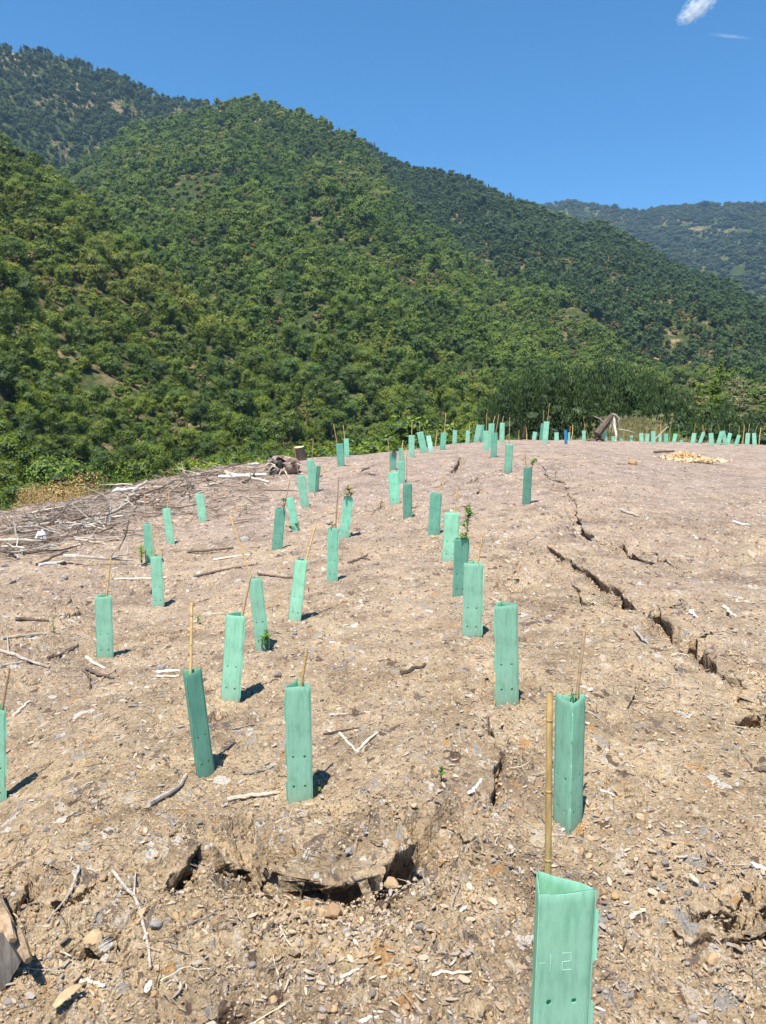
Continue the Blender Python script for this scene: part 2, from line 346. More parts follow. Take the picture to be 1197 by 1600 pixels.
def mat_soil():
    b = NB('dry_soil'); tc = b.n('ShaderNodeNewGeometry').outputs['Position']
    n1 = b.noise(tc, .45, 5); n2 = b.noise(tc, 3.0, 5, .65); n3 = b.noise(tc, 26, 6, .75); n4 = b.noise(tc, 160, 4, .8)
    sx = b.n('ShaderNodeSeparateXYZ'); b.l(tc, sx.inputs[0])
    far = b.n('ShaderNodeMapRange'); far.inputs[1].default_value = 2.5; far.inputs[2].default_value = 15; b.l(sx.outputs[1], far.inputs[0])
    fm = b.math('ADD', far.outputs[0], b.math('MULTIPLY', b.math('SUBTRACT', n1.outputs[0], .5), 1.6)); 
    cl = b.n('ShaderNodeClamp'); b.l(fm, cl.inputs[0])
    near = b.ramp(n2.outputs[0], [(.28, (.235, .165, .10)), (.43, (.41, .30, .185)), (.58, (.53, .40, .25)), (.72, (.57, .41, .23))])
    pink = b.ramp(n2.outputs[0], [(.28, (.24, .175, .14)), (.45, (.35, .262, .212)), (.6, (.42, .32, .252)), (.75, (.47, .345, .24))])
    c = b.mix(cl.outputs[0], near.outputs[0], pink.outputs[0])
    grit = b.ramp(n3.outputs[0], [(.28, g3(.42)), (.45, g3(.85)), (.6, g3(1.08)), (.75, g3(1.35))])
    c = b.mix(1.0, c, grit.outputs[0], 'MULTIPLY')
    n5 = b.noise(tc, 1.15, 6, .72); c = b.mix(1.0, c, b.ramp(n5.outputs[0], [(.34, (.66, .64, .64)), (.47, g3(.95)), (.62, g3(1.1))]).outputs[0], 'MULTIPLY')
    fine = b.ramp(n4.outputs[0], [(.3, g3(.62)), (.5, g3(1.0)), (.68, g3(1.3))])
    c = b.mix(1.0, c, fine.outputs[0], 'MULTIPLY')
    # flecks: bits of bark, straw and stone
    for sc, thr, seed in ((95, .80, 3), (42, .86, 7), (16, .9, 11)):
        mp = b.n('ShaderNodeMapping'); mp.inputs['Rotation'].default_value = (0, 0, seed*.7); mp.inputs['Scale'].default_value = (1, .42, .6)
        w = b.noise(tc, sc*.3, 2); vm = b.n('ShaderNodeVectorMath', operation='MULTIPLY_ADD')
        b.l(w.outputs['Color'], vm.inputs[0]); vm.inputs[1].default_value = g3(2.2/sc*2); b.l(tc, vm.inputs[2]); b.l(vm.outputs[0], mp.inputs[0])
        v = b.n('ShaderNodeTexVoronoi'); v.inputs['Scale'].default_value = sc; b.l(mp.outputs[0], v.inputs['Vector'])
        sp = b.n('ShaderNodeSeparateColor'); b.l(v.outputs['Color'], sp.inputs[0])
        f = b.math('MULTIPLY', b.math('GREATER_THAN', sp.outputs[0], thr-.12), b.math('LESS_THAN', v.outputs['Distance'], .42))
        col = b.ramp(sp.outputs[1], [(0, (.09, .055, .04)), (.28, (.15, .115, .10)), (.42, (.32, .30, .28)), (.58, (.56, .47, .36)), (.75, (.62, .58, .52)), (.88, (.45, .25, .10))], True)
        c = b.mix(b.math('MULTIPLY', f, .8), c, col.outputs[0])
    # valley floor and hillsides: leaf litter and dry grass
    b.l(c, b.p.inputs['Base Color']); b.p.inputs['Roughness'].default_value = .95; b.p.inputs['Specular IOR Level'].default_value = .15
    h = b.math('ADD', b.math('MULTIPLY', n3.outputs[0], 1.0), b.math('MULTIPLY', n4.outputs[0], .35))
    vb = b.n('ShaderNodeTexVoronoi'); vb.inputs['Scale'].default_value = 60; b.l(tc, vb.inputs['Vector'])
    h = b.math('SUBTRACT', h, b.math('MULTIPLY', vb.outputs['Distance'], .5))
    b.l(b.bump(h, .9, .035).outputs[0], b.p.inputs['Normal']); return b.m
def mat_hill():
    b = NB('hillside_soil_and_scrub'); tc = b.n('ShaderNodeNewGeometry').outputs['Position']
    n1 = b.noise(tc, .016, 6, .65); n2 = b.noise(tc, .16, 6, .7); n3 = b.noise(tc, .9, 5, .7)
    bare = b.ramp(n2.outputs[0], [(.3, (.13, .095, .05)), (.5, (.19, .14, .075)), (.7, (.30, .21, .115))])
    scrub = b.ramp(n3.outputs[0], [(.3, (.016, .026, .009)), (.5, (.04, .06, .018)), (.7, (.075, .09, .032))])
    f = b.ramp(b.math('ADD', b.math('MULTIPLY', n1.outputs[0], .5), b.math('MULTIPLY', n2.outputs[0], .5)), [(.50, g3(0)), (.60, g3(1))])
    b.l(b.mix(f.outputs[0], scrub.outputs[0], bare.outputs[0]), b.p.inputs['Base Color'])
    b.p.inputs['Roughness'].default_value = 1; b.p.inputs['Specular IOR Level'].default_value = .05
    b.l(b.bump(n3.outputs[0], .8, .8).outputs[0], b.p.inputs['Normal']); return b.m
def mat_leaf(name, stops, tr=.25, scale=.012, rough=.6):
    b = NB(name); oi = b.n('ShaderNodeObjectInfo'); tc = b.n('ShaderNodeNewGeometry').outputs['Position']
    n = b.noise(oi.outputs['Location'], scale, 3); n2 = b.noise(tc, 1.1, 2)
    f = b.math('ADD', b.math('MULTIPLY', b.math('SUBTRACT', n.outputs[0], .5), 1.5), b.math('ADD', b.math('MULTIPLY', oi.outputs['Random'], .8), .10))
    c = b.ramp(f, stops).outputs[0]
    c = b.mix(1.0, c, b.ramp(n2.outputs[0], [(.3, g3(.72)), (.7, g3(1.28))]).outputs[0], 'MULTIPLY')
    b.l(c, b.p.inputs['Base Color']); b.p.inputs['Roughness'].default_value = rough; b.p.inputs['Specular IOR Level'].default_value = .25
    t = b.n('ShaderNodeBsdfTranslucent'); b.l(b.mix(1.0, c, (1.5, 1.7, .7), 'MULTIPLY'), t.inputs[0])
    mx = b.n('ShaderNodeMixShader'); mx.inputs[0].default_value = tr
    b.l(b.p.outputs[0], mx.inputs[1]); b.l(t.outputs[0], mx.inputs[2]); b.l(mx.outputs[0], b.out.inputs[0]); return b.m
def mat_wood(name, c1, c2, scale=30, stretch=.08, rough=.85, bumpd=.004):
    b = NB(name); tc = b.n('ShaderNodeTexCoord').outputs['Object']; oi = b.n('ShaderNodeObjectInfo')
    mp = b.n('ShaderNodeMapping'); mp.inputs['Scale'].default_value = (1, 1, stretch); b.l(tc, mp.inputs[0])
    n = b.noise(mp.outputs[0], scale, 5, .7); n2 = b.noise(tc, scale*.15, 3)
    c = b.ramp(n.outputs[0], [(.3, c1), (.7, c2)]).outputs[0]
    c = b.mix(1.0, c, b.ramp(n2.outputs[0], [(.3, g3(.7)), (.7, g3(1.25))]).outputs[0], 'MULTIPLY')
    c = b.mix(1.0, c, b.ramp(oi.outputs['Random'], [(0, g3(.7)), (1, g3(1.3))]).outputs[0], 'MULTIPLY')
    b.l(c, b.p.inputs['Base Color']); b.p.inputs['Roughness'].default_value = rough; b.p.inputs['Specular IOR Level'].default_value = .2
    b.l(b.bump(n.outputs[0], .8, bumpd).outputs[0], b.p.inputs['Normal']); return b.m
def mat_random(name, stops, nsc=60, rough=.9):
    b = NB(name); oi = b.n('ShaderNodeObjectInfo'); tc = b.n('ShaderNodeTexCoord').outputs['Object']
    n = b.noise(tc, nsc, 4, .7)
    c = b.mix(1.0, b.ramp(oi.outputs['Random'], stops, True).outputs[0], b.ramp(n.outputs[0], [(.3, g3(.65)), (.7, g3(1.3))]).outputs[0], 'MULTIPLY')
    b.l(c, b.p.inputs['Base Color']); b.p.inputs['Roughness'].default_value = rough; b.p.inputs['Specular IOR Level'].default_value = .2
    b.l(b.bump(n.outputs[0], .6, .004).outputs[0], b.p.inputs['Normal']); return b.m
def mat_guard(name, col, tr=.45):
    b = NB(name); tc = b.n('ShaderNodeTexCoord').outputs['Object']; oi = b.n('ShaderNodeObjectInfo')
    sx = b.n('ShaderNodeSeparateXYZ'); b.l(tc, sx.inputs[0])
    at_ = b.n('ShaderNodeAttribute', attribute_name='across')
    rib = b.math('SINE', b.math('MULTIPLY', at_.outputs['Fac'], 2*math.pi*36))
    n = b.noise(tc, 7, 4, .6); n2 = b.noise(tc, 60, 3, .7)
    c = b.mix(1.0, col, b.ramp(n.outputs[0], [(.32, (.74, .86, .82)), (.5, g3(1)), (.7, (1.18, 1.12, 1.15))]).outputs[0], 'MULTIPLY')
    c = b.mix(1.0, c, b.ramp(oi.outputs['Random'], [(0, g3(.85)), (1, g3(1.12))]).outputs[0], 'MULTIPLY')
    # dust splashed up from the ground, smears
    dirt = b.math('MULTIPLY', b.ramp(sx.outputs[2], [(0, g3(1)), (.10, g3(.35)), (.3, g3(.08))]).outputs[0], b.ramp(n2.outputs[0], [(.35, g3(.2)), (.65, g3(1))]).outputs[0])
    c = b.mix(b.math('MULTIPLY', dirt, .6), c, (.42, .33, .21))
    sm = b.ramp(n.outputs[0], [(.60, g3(0)), (.72, g3(.22))]); c = b.mix(sm.outputs[0], c, (.17, .24, .15))
    b.l(c, b.p.inputs['Base Color']); b.p.inputs['Roughness'].default_value = .42; b.p.inputs['Specular IOR Level'].default_value = .4
    t = b.n('ShaderNodeBsdfTranslucent'); b.l(b.mix(1.0, c, (.9, 1.15, 1.0), 'MULTIPLY'), t.inputs[0])
    h = b.math('ADD', b.math('MULTIPLY', rib, .5), b.math('MULTIPLY', n.outputs[0], 1.2)); bp = b.bump(h, .35, .0012)
    b.l(bp.outputs[0], b.p.inputs['Normal'])
    mx = b.n('ShaderNodeMixShader'); mx.inputs[0].default_value = tr
    b.l(b.p.outputs[0], mx.inputs[1]); b.l(t.outputs[0], mx.inputs[2]); b.l(mx.outputs[0], b.out.inputs[0]); return b.m
M = dict(
 soil=mat_soil(), hill=mat_hill(),
 oak=mat_leaf('broadleaf_foliage', [(0, (0.068, 0.109, 0.021)), (.3, (0.108, 0.164, 0.025)), (.55, (0.154, 0.216, 0.029)), (.8, (0.216, 0.269, 0.037)), (1, (0.256, 0.271, 0.059))]),
 oakhazed=mat_leaf('hazed_ridge_foliage', [(0, (.038, .068, .026)), (.3, (.058, .098, .034)), (.6, (.085, .130, .040)), (1, (.125, .165, .055))]),  # darker bluish leaves: species tone with distance haze painted in
 near_oak=mat_leaf('near_hill_foliage', [(0, (0.065, 0.099, 0.015)), (.3, (0.119, 0.167, 0.018)), (.55, (0.174, 0.225, 0.021)), (.8, (0.233, 0.268, 0.024)), (1, (0.258, 0.247, 0.041))]),
 dark=mat_leaf('dark_column_foliage', [(0, (.030, .055, .018)), (.5, (.048, .082, .024)), (1, (.075, .11, .030))], .2, .05),
 bright=mat_leaf('bright_foliage', [(0, (0.110, 0.181, 0.032)), (.5, (0.152, 0.226, 0.036)), (1, (0.207, 0.249, 0.045))], .25, .05),
 dry=mat_leaf('dry_foliage', [(0, (.30, .19, .09)), (.5, (.36, .24, .11)), (1, (.40, .29, .14))], .2, .2),
 straw=mat_leaf('straw_grass', [(0, (.22, .20, .09)), (.5, (.30, .27, .13)), (1, (.36, .31, .17))], .25, .3),
 far=mat_leaf('far_foliage', [(0, (0.043, 0.068, 0.027)), (.5, (0.071, 0.099, 0.034)), (1, (0.122, 0.136, 0.054))], .2, .004),
 core=mat_leaf('crown_shade_core', [(0, (.020, .038, .012)), (1, (.04, .07, .02))], 0, .02),  # crown cores coloured dark to stand in for shade between the leaves
 sprig=mat_leaf('seedling_leaf', [(0, (.08, .19, .03)), (.5, (.11, .24, .04)), (1, (.15, .28, .05))], .35, 3),
 wilt=mat_leaf('wilting_leaf', [(0, (.20, .14, .06)), (.5, (.28, .20, .09)), (1, (.24, .24, .09))], .3, 3),
 bark=mat_wood('bark', (.06, .045, .035), (.16, .12, .09), 8, .2, .95, .02),
 grey=mat_wood('weathered_grey_wood', (.17, .14, .115), (.44, .39, .33), 60),
 pale=mat_wood('bleached_wood', (.42, .35, .26), (.72, .63, .50), 60),
 white=mat_wood('white_dead_wood', (.55, .52, .48), (.82, .80, .76), 40),
 brown=mat_wood('dark_dead_wood', (.055, .038, .028), (.17, .125, .095), 50),
 tan=mat_wood('fresh_split_wood', (.45, .30, .16), (.66, .50, .30), 60),
 cane=mat_wood('bamboo_cane', (.42, .27, .10), (.60, .43, .19), 90, .05, .45, .0006),
 caneold=mat_wood('weathered_cane', (.26, .165, .09), (.42, .29, .17), 90, .05, .6, .0006),
 node=mat_wood('cane_joint', (.24, .15, .06), (.38, .25, .11), 90, .5, .6, .0006),
 stone=mat_random('grey_stone', [(0, (.20, .18, .16)), (.4, (.30, .27, .24)), (.7, (.24, .21, .20))], 40),
 ochre=mat_random('ochre_stone', [(0, (.37, .25, .13)), (.5, (.44, .31, .18))], 30),
 clod=mat_random('earth_clod', [(0, (.34, .22, .12)), (.35, (.44, .30, .17)), (.6, (.28, .19, .12)), (.8, (.50, .36, .22))], 50),
 gravel=mat_random('gravel_bits', [(0, (.40, .29, .18)), (.3, (.50, .37, .235)), (.5, (.34, .24, .15)), (.64, (.53, .40, .26)), (.84, (.38, .31, .25)), (.95, (.58, .50, .40)), (.985, (.48, .31, .15))], 60),
 twigs=mat_random('twig_bits', [(0, (.17, .125, .09)), (.3, (.27, .205, .155)), (.55, (.11, .08, .06)), (.78, (.34, .27, .21)), (.95, (.50, .43, .35))], 90),
 logwood=mat_wood('old_log_wood', (.13, .085, .05), (.40, .29, .19), 45, .1),
 chips=mat_random('wood_chip_bits', [(0, (.34, .25, .17)), (.24, (.20, .15, .12)), (.40, (.46, .36, .26)), (.66, (.36, .30, .26)), (.86, (.54, .44, .33)), (.96, (.62, .57, .50)), (.975, (.11, .08, .06))], 90),
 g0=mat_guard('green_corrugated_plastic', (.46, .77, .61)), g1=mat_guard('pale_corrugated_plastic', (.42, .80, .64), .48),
 g2=mat_guard('deep_green_corrugated_plastic', (.27, .61, .47)), g3=mat_guard('painted_glare_plastic', (.62, .88, .78), .45), g4=mat_guard('blue_plastic', (.09, .36, .66)),  # the near-white plastic has glare painted into its base colour
)
b = NB('embossed_mark'); b.p.inputs['Base Color'].default_value = (.60, .88, .74, 1); b.p.inputs['Roughness'].default_value = .5; M['mark'] = b.m
b = NB('char_and_shade_black'); b.p.inputs['Base Color'].default_value = (.03, .025, .02, 1); b.p.inputs['Roughness'].default_value = .9; M['char_shade'] = b.m  # black for charred lumps and for painted shade in the root hollow
b = NB('white_plastic_sack'); b.p.inputs['Base Color'].default_value = (.60, .59, .58, 1); b.p.inputs['Roughness'].default_value = .4; M['sack'] = b.m
# ------------------------------------------------------------ object helpers
COL = S.collection
def mk(name, vs, fs, mats, parent=None, smooth=False, mi=None):
    me = bpy.data.meshes.new(name); me.from_pydata([tuple(v) for v in vs], [], [tuple(f) for f in fs])
    for m in (mats if isinstance(mats, (list, tuple)) else [mats]): me.materials.append(m)
    if mi is not None: me.polygons.foreach_set('material_index', mi)
    if smooth: me.polygons.foreach_set('use_smooth', [True]*len(fs))
    me.update(); return link(name, me, parent)
def link(name, me, parent=None):
    o = bpy.data.objects.new(name, me); COL.objects.link(o)
    if parent is not None: o.parent = parent
    return o
def tag(o, label=None, cat=None, group=None, kind=None):
    if label: o['label'] = label
    if cat: o['category'] = cat
    if group: o['group'] = group
    if kind: o['kind'] = kind
    return o
def empty(name, loc=(0, 0, 0)):
    o = bpy.data.objects.new(name, None); COL.objects.link(o); o.location = loc; o.empty_display_size = .1; return o
def grid_mesh(name, X, Y, Z, mat, wrap=False):
    n, m = X.shape; me = bpy.data.meshes.new(name)
    co = np.stack([X, Y, Z], -1).reshape(-1, 3).astype(np.float32)
    i = np.arange(n*m).reshape(n, m); q = np.stack([i[:-1, :-1], i[1:, :-1], i[1:, 1:], i[:-1, 1:]], -1).reshape(-1, 4)
    me.vertices.add(len(co)); me.vertices.foreach_set('co', co.ravel())
    me.loops.add(q.size); me.loops.foreach_set('vertex_index', q.ravel().astype(np.int32))
    me.polygons.add(len(q)); me.polygons.foreach_set('loop_start', np.arange(0, q.size, 4, dtype=np.int32))
    me.update(calc_edges=True); me.polygons.foreach_set('use_smooth', np.ones(len(q), bool)); me.materials.append(mat); me.validate()
    return link(name, me)
def tube(pts, rad, ns=6, cap=True, rough=0, seed=0):
    pts = [Vector(p) for p in pts]; vs = []; fs = []; q = random.Random(seed)
    for i, p in enumerate(pts):
        t = (pts[min(i+1, len(pts)-1)]-pts[max(i-1, 0)]).normalized()
        u = t.cross(Vector((0, 0, 1)) if abs(t.z) < .9 else Vector((1, 0, 0))).normalized(); w = t.cross(u)
        for k in range(ns):
            a = 2*math.pi*k/ns; rr = rad[i]*(1+rough*(q.random()-.5)*2)
            vs.append(p+(u*math.cos(a)+w*math.sin(a))*rr)
    for i in range(len(pts)-1):
        for k in range(ns):
            k2 = (k+1) % ns; fs.append((i*ns+k, i*ns+k2, (i+1)*ns+k2, (i+1)*ns+k))
    if cap:
        fs.append(tuple(range(ns))[::-1]); fs.append(tuple((len(pts)-1)*ns+k for k in range(ns)))
    return vs, fs
def merge(parts):
    V = []; Fc = []; mi = []
    for p in parts:
        o = len(V); V += list(p[0]); Fc += [tuple(i+o for i in f) for f in p[1]]; mi += [p[2] if len(p) > 2 else 0]*len(p[1])
    return V, Fc, mi
_t = (1+5**.5)/2
ICO = ([Vector(v).normalized() for v in [(-1,_t,0),(1,_t,0),(-1,-_t,0),(1,-_t,0),(0,-1,_t),(0,1,_t),(0,-1,-_t),(0,1,-_t),(_t,0,-1),(_t,0,1),(-_t,0,-1),(-_t,0,1)]],
       [(0,11,5),(0,5,1),(0,1,7),(0,7,10),(0,10,11),(1,5,9),(5,11,4),(11,10,2),(10,7,6),(7,1,8),(3,9,4),(3,4,2),(3,2,6),(3,6,8),(3,8,9),(4,9,5),(2,4,11),(6,2,10),(8,6,7),(9,8,1)])
def subd(v, f):
    v = list(v); c = {}; o = []
    def mid(a, b):
        k = (min(a, b), max(a, b))
        if k not in c: v.append(((v[a]+v[b])/2).normalized()); c[k] = len(v)-1
        return c[k]
    for a, b_, d in f:
        x, y, z = mid(a, b_), mid(b_, d), mid(d, a); o += [(a, x, z), (b_, y, x), (d, z, y), (x, y, z)]
    return v, o
ICO2 = subd(*ICO); ICO3 = subd(*ICO2)
def blob(c, r, base=ICO2, jit=.15, seed=0):
    q = random.Random(seed); c = Vector(c)
    return [c+Vector((v.x*r[0], v.y*r[1], v.z*r[2]))*(1+q.uniform(-jit, jit)) for v in base[0]], base[1]
def rock_mesh(seed, flat=.65, base=ICO2):
    q = random.Random(seed); planes = [(Vector((q.gauss(0, 1), q.gauss(0, 1), q.gauss(0, 1))).normalized(), q.uniform(.55, .9)) for _ in range(9)]
    vs = []
    for v in base[0]:
        p = v*1.0
        for n, d in planes:
            k = p.dot(n)
            if k > d: p = p-n*(k-d)
        p = p*(1+q.uniform(-.04, .04)); vs.append(Vector((p.x, p.y*q.uniform(.97, 1.03), p.z*flat)))
    return vs, base[1]
# ------------------------------------------------------------ ground and hillsides
th = np.concatenate([np.linspace(-math.pi, -.56, 60)[:-1], np.linspace(-.56, .56, 800), np.linspace(.56, math.pi, 60)[1:]])
rr = np.concatenate([np.exp(np.linspace(math.log(.12), math.log(1.5), 50))[:-1], np.exp(np.linspace(math.log(1.5), math.log(3.9), 460))[:-1], np.exp(np.linspace(math.log(3.9), math.log(57), 520))])
TH, RR = np.meshgrid(th, rr, indexing='ij'); X = RR*np.sin(TH); Y = RR*np.cos(TH)
xf = X.ravel(); yf = Y.ravel(); dz, dx, dy, rb = carve(xf, yf)
fade = (1-sstep(48, 56, RR.ravel())); Z = terrain(xf, yf)+(disp(xf, yf, RR.ravel())+dz)*fade
crumb = rb*(np.abs(fbm(xf*22, yf*22, 3, 61))*-.05+np.abs(fbm(xf*55, yf*55, 2, 62))*-.02)
Z = Z+crumb*fade
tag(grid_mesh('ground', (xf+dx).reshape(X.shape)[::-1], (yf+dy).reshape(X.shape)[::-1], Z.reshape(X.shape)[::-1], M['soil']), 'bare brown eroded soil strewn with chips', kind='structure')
th2 = np.linspace(-1.3, 1.3, 620); r2 = np.exp(np.linspace(math.log(56.8), math.log(4200), 420))
T2, R2 = np.meshgrid(th2, r2, indexing='ij'); X2 = R2*np.sin(T2); Y2 = R2*np.cos(T2); Z2 = terrain(X2, Y2)
tag(grid_mesh('hills', X2[::-1], Y2[::-1], Z2[::-1], M['hill']), 'steep wooded hillsides around the clearing', kind='structure')
# viewshed on the same polar grid, plateau included
rv = np.concatenate([np.exp(np.linspace(math.log(8), math.log(56), 90))[:-1], r2])
TV, RV = np.meshgrid(th2, rv, indexing='ij'); ZV = terrain(RV*np.sin(TV), RV*np.cos(TV)); EL = (ZV-CAM[2])/RV; CM = np.maximum.accumulate(EL, 1)
def seen(x, y, ztop):
    a = np.arctan2(x, y); r = np.hypot(x, y)
    i = np.clip(np.round((a-th2[0])/(th2[1]-th2[0])).astype(int), 0, len(th2)-1); j = np.clip(np.searchsorted(rv, r*.985)-1, 0, len(rv)-1)
    return (ztop-CAM[2])/r > CM[i, j]+.0005
def hill_hit(px, py):
    a, e = azel(px, py); i = int(np.clip(round((a-th2[0])/(th2[1]-th2[0])), 0, len(th2)-1))
    k = np.argmax(EL[i] >= e) if (EL[i] >= e).any() else len(rv)-1
    return rv[k]*math.sin(a), rv[k]*math.cos(a)
# ------------------------------------------------------------ trees
def crown_mesh(seed, kind, leaves, ls, core=True):
    q = random.Random(seed); parts = []; lobes = []
    if kind == 'round':
        for i in range(15):
            a = q.uniform(0, 6.283); zz = q.uniform(.22, .86); env = math.sin(min(1, (zz-.08)/.9)*math.pi)**.6*.30
            rr_ = env*math.sqrt(q.random()); s = q.uniform(.11, .18)
            lobes.append((Vector((rr_*math.cos(a), rr_*math.sin(a), zz)), (s, s, s*q.uniform(.75, 1.05))))
        lobes.append((Vector((0, 0, .55)), (.22, .22, .3)))
    elif kind == 'column':
        for i in range(13):
            zz = .08+.86*i/12; env = .14*(1-zz)**.45+.03; a = q.uniform(0, 6.283); s = env*q.uniform(.55, .95)
            lobes.append((Vector((math.cos(a)*env*.45, math.sin(a)*env*.45, zz)), (s, s, .10)))
    elif kind == 'cone':
        for i in range(18):
            zz = .12+.84*(i/17)**1.1; env = .27*(1-zz)+.02; a = q.uniform(0, 6.283)
            s = max(.035, env*.6); lobes.append((Vector((math.cos(a)*env*.6, math.sin(a)*env*.6, zz)), (s, s, .05+s*.35)))
    elif kind == 'bush':
        for i in range(12):
            a = q.uniform(0, 6.283); r_ = .36*math.sqrt(q.random()); s = q.uniform(.15, .24)
            lobes.append((Vector((r_*math.cos(a), r_*math.sin(a), q.uniform(.2, .75)*(1-r_*.6))), (s, s, s*.9)))
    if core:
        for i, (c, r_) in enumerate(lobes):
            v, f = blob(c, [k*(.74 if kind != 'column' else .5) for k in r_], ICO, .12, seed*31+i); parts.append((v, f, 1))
    tot = sum(l[1][0]*l[1][2] for l in lobes); V = []; Fs = []
    for c, r_ in lobes:
        for _ in range(int(leaves*r_[0]*r_[2]/tot)):
            z = q.uniform(-.75, 1); a = q.uniform(0, 6.283); rxy = math.sqrt(1-z*z); n = Vector((rxy*math.cos(a), rxy*math.sin(a), z))
            d = q.uniform(.82, 1.18) if q.random() > .12 else q.uniform(1.15, 1.4)
            p = c+Vector((n.x*r_[0], n.y*r_[1], n.z*r_[2]))*d
            nn = (n+Vector((q.gauss(0, .33), q.gauss(0, .33), q.gauss(0, .33)+.2))).normalized()
            u = nn.orthogonal().normalized(); u = (Matrix.Rotation(q.uniform(0, 6.28), 3, nn)@u)
            if kind == 'column': u = (Vector((q.gauss(0, .25), q.gauss(0, .25), 1))).normalized(); nn = (nn-u*nn.dot(u)).normalized()
            w = nn.cross(u)*(1 if kind != 'column' else .6)
            s = ls*q.uniform(.6, 1.35); o = len(V)
            V += [p-u*s, p-w*s*.55+nn*s*.12, p+u*s, p+w*s*.55+nn*s*.12]; Fs.append((o, o+1, o+2, o+3))
    parts.append((V, Fs, 0)); return merge(parts)
def trunk_mesh(seed, kind):
    q = random.Random(seed); P = []
    top = .75 if kind != 'bush' else .4; r0 = .028 if kind != 'bush' else .02
    pts = [(q.uniform(-.01, .01)*i, q.uniform(-.01, .01)*i, -.06+top*i/5) for i in range(6)]
    P.append(tube(pts, [r0*(1-.13*i) for i in range(6)], 6, True, .12, seed))
    for k in range(4):
        z = q.uniform(.2, .5); a = q.uniform(0, 6.28); l = .2 if kind in ('round', 'bush') else .1
        P.append(tube([(0, 0, z), (math.cos(a)*l*.5, math.sin(a)*l*.5, z+.09), (math.cos(a)*l, math.sin(a)*l, z+.2)], [r0*.5, r0*.35, r0*.18], 5, True, .1, seed+k))
    return merge(P)
def tmesh(name, d, mats, smooth=False):
    me = bpy.data.meshes.new(name); me.from_pydata([tuple(v) for v in d[0]], [], d[1])
    for m in mats: me.materials.append(m)
    me.polygons.foreach_set('material_index', d[2] if len(d) > 2 else [0]*len(d[1])); me.update(); return me
TREE = {}
for kind, leafm, nv, nl, ls in (('round', 'near_oak', 5, 3000, .0185), ('column', 'dark', 4, 3600, .012), ('cone', 'near_oak', 3, 2000, .017), ('bush', 'bright', 3, 1300, .034)):
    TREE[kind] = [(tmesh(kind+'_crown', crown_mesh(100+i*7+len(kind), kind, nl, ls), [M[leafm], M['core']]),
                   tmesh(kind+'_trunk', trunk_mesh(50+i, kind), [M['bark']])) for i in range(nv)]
TREE['dryshrub'] = [(tmesh('dry_crown', crown_mesh(900+i, 'bush', 6000, .011, False), [M['dry'], M['straw']]), tmesh('dry_trunk', trunk_mesh(70+i, 'bush'), [M['bark']])) for i in range(2)]
TREE['brightround'] = [(tmesh('bright_crown', crown_mesh(930+i, 'round', 3000, .0185), [M['bright'], M['core']]), tmesh('bright_trunk', trunk_mesh(80+i, 'round'), [M['bark']])) for i in range(2)]
def tree(name, kind, x, y, h, label, cat, group=None, wide=1.0, z=None, idx=None):
    cm, tm = TREE[kind][rnd.randrange(len(TREE[kind])) if idx is None else idx]
    o = empty(name, (x, y, (float(terrain(x, y)) if z is None else z)-.1)); o.rotation_euler = (rnd.uniform(-.05, .05), rnd.uniform(-.05, .05), rnd.uniform(0, 6.28))
    o.scale = (h*wide, h*wide, h); link('crown', cm, o); link('trunk', tm, o); return tag(o, label, cat, group)
# candidate trees over the hillsides
clear_px = [(150,600,9),(345,575,8),(365,650,9),(395,690,7),(440,665,6),(540,290,22),(515,330,14),(300,300,16),(300,330,12),(810,585,6),(880,420,16),(770,625,7),(1150,625,14),(100,780,7),(130,560,7),(170,480,7),(560,300,16),(460,340,12),(120,620,7),(690,560,5),(1090,600,8)]
CL = [(hill_hit(x, y), s) for x, y, s in clear_px]
def scatter_zone(r0, r1, sp, amin=-.54, amax=.54, seed=0):
    q = np.random.default_rng(seed); n = int(1.9*(amax-amin)/2*(r1*r1-r0*r0)/(sp*sp))
    r = np.sqrt(q.uniform(r0*r0, r1*r1, n)); a = q.uniform(amin, amax, n); x = r*np.sin(a); y = r*np.cos(a)
    dens = fbm(x/38, y/38, 3, 404); keep = dens > -.27+.10*q.random(n)
    for (cx, cy), s in CL:
        rc_ = math.hypot(cx, cy); rad = s*(.55 if rc_ < 400 else 1.1)
        keep &= ~((np.hypot(x-cx, y-cy) < rad*(.7+.8*vn(x/6, y/6, 9))))
    # keep spacing with a hash grid
    out = []; cell = {}
    for i in np.nonzero(keep)[0]:
        k = (int(x[i]//(sp*.72)), int(y[i]//(sp*.72)))
        if k in cell: continue
        cell[k] = 1; out.append(i)
    out = np.array(out, int); return x[out], y[out], q
allx = []; ally = []; allh = []; band = []
for bi, (r0, r1, sp, h0, h1) in enumerate([(62, 190, 4.0, 3.6, 7.6), (190, 420, 4.8, 4.2, 9), (420, 1350, 6.3, 5.5, 10.5), (1350, 2750, 14.0, 9, 15)]):
    x, y, q = scatter_zone(r0, r1, sp, seed=bi+5); h = (h0+(h1-h0)*q.random(len(x))**1.3)*(1+.6*fbm(x/50, y/50, 2, 88))*(1+.35*(q.random(len(x)) > .93)); z = terrain(x, y)
    k = seen(x, y, z+h); 
    if bi == 3: k &= fbm(x/120, y/120, 3, 300) > -.22-.10*(1-sstep(400, 620, z))
    gr = (x > 0.28*y) & (np.hypot(x, y) < 235)               # the dry grass slope at the right stays open
    k &= ~(gr & (vn(x/9, y/9, 4) < .97)); allx.append(x[k]); ally.append(y[k]); allh.append(h[k]); band.append(np.full(k.sum(), bi))
ax_ = np.concatenate(allx); ay_ = np.concatenate(ally); ah_ = np.concatenate(allh); bd_ = np.concatenate(band); az_ = terrain(ax_, ay_)
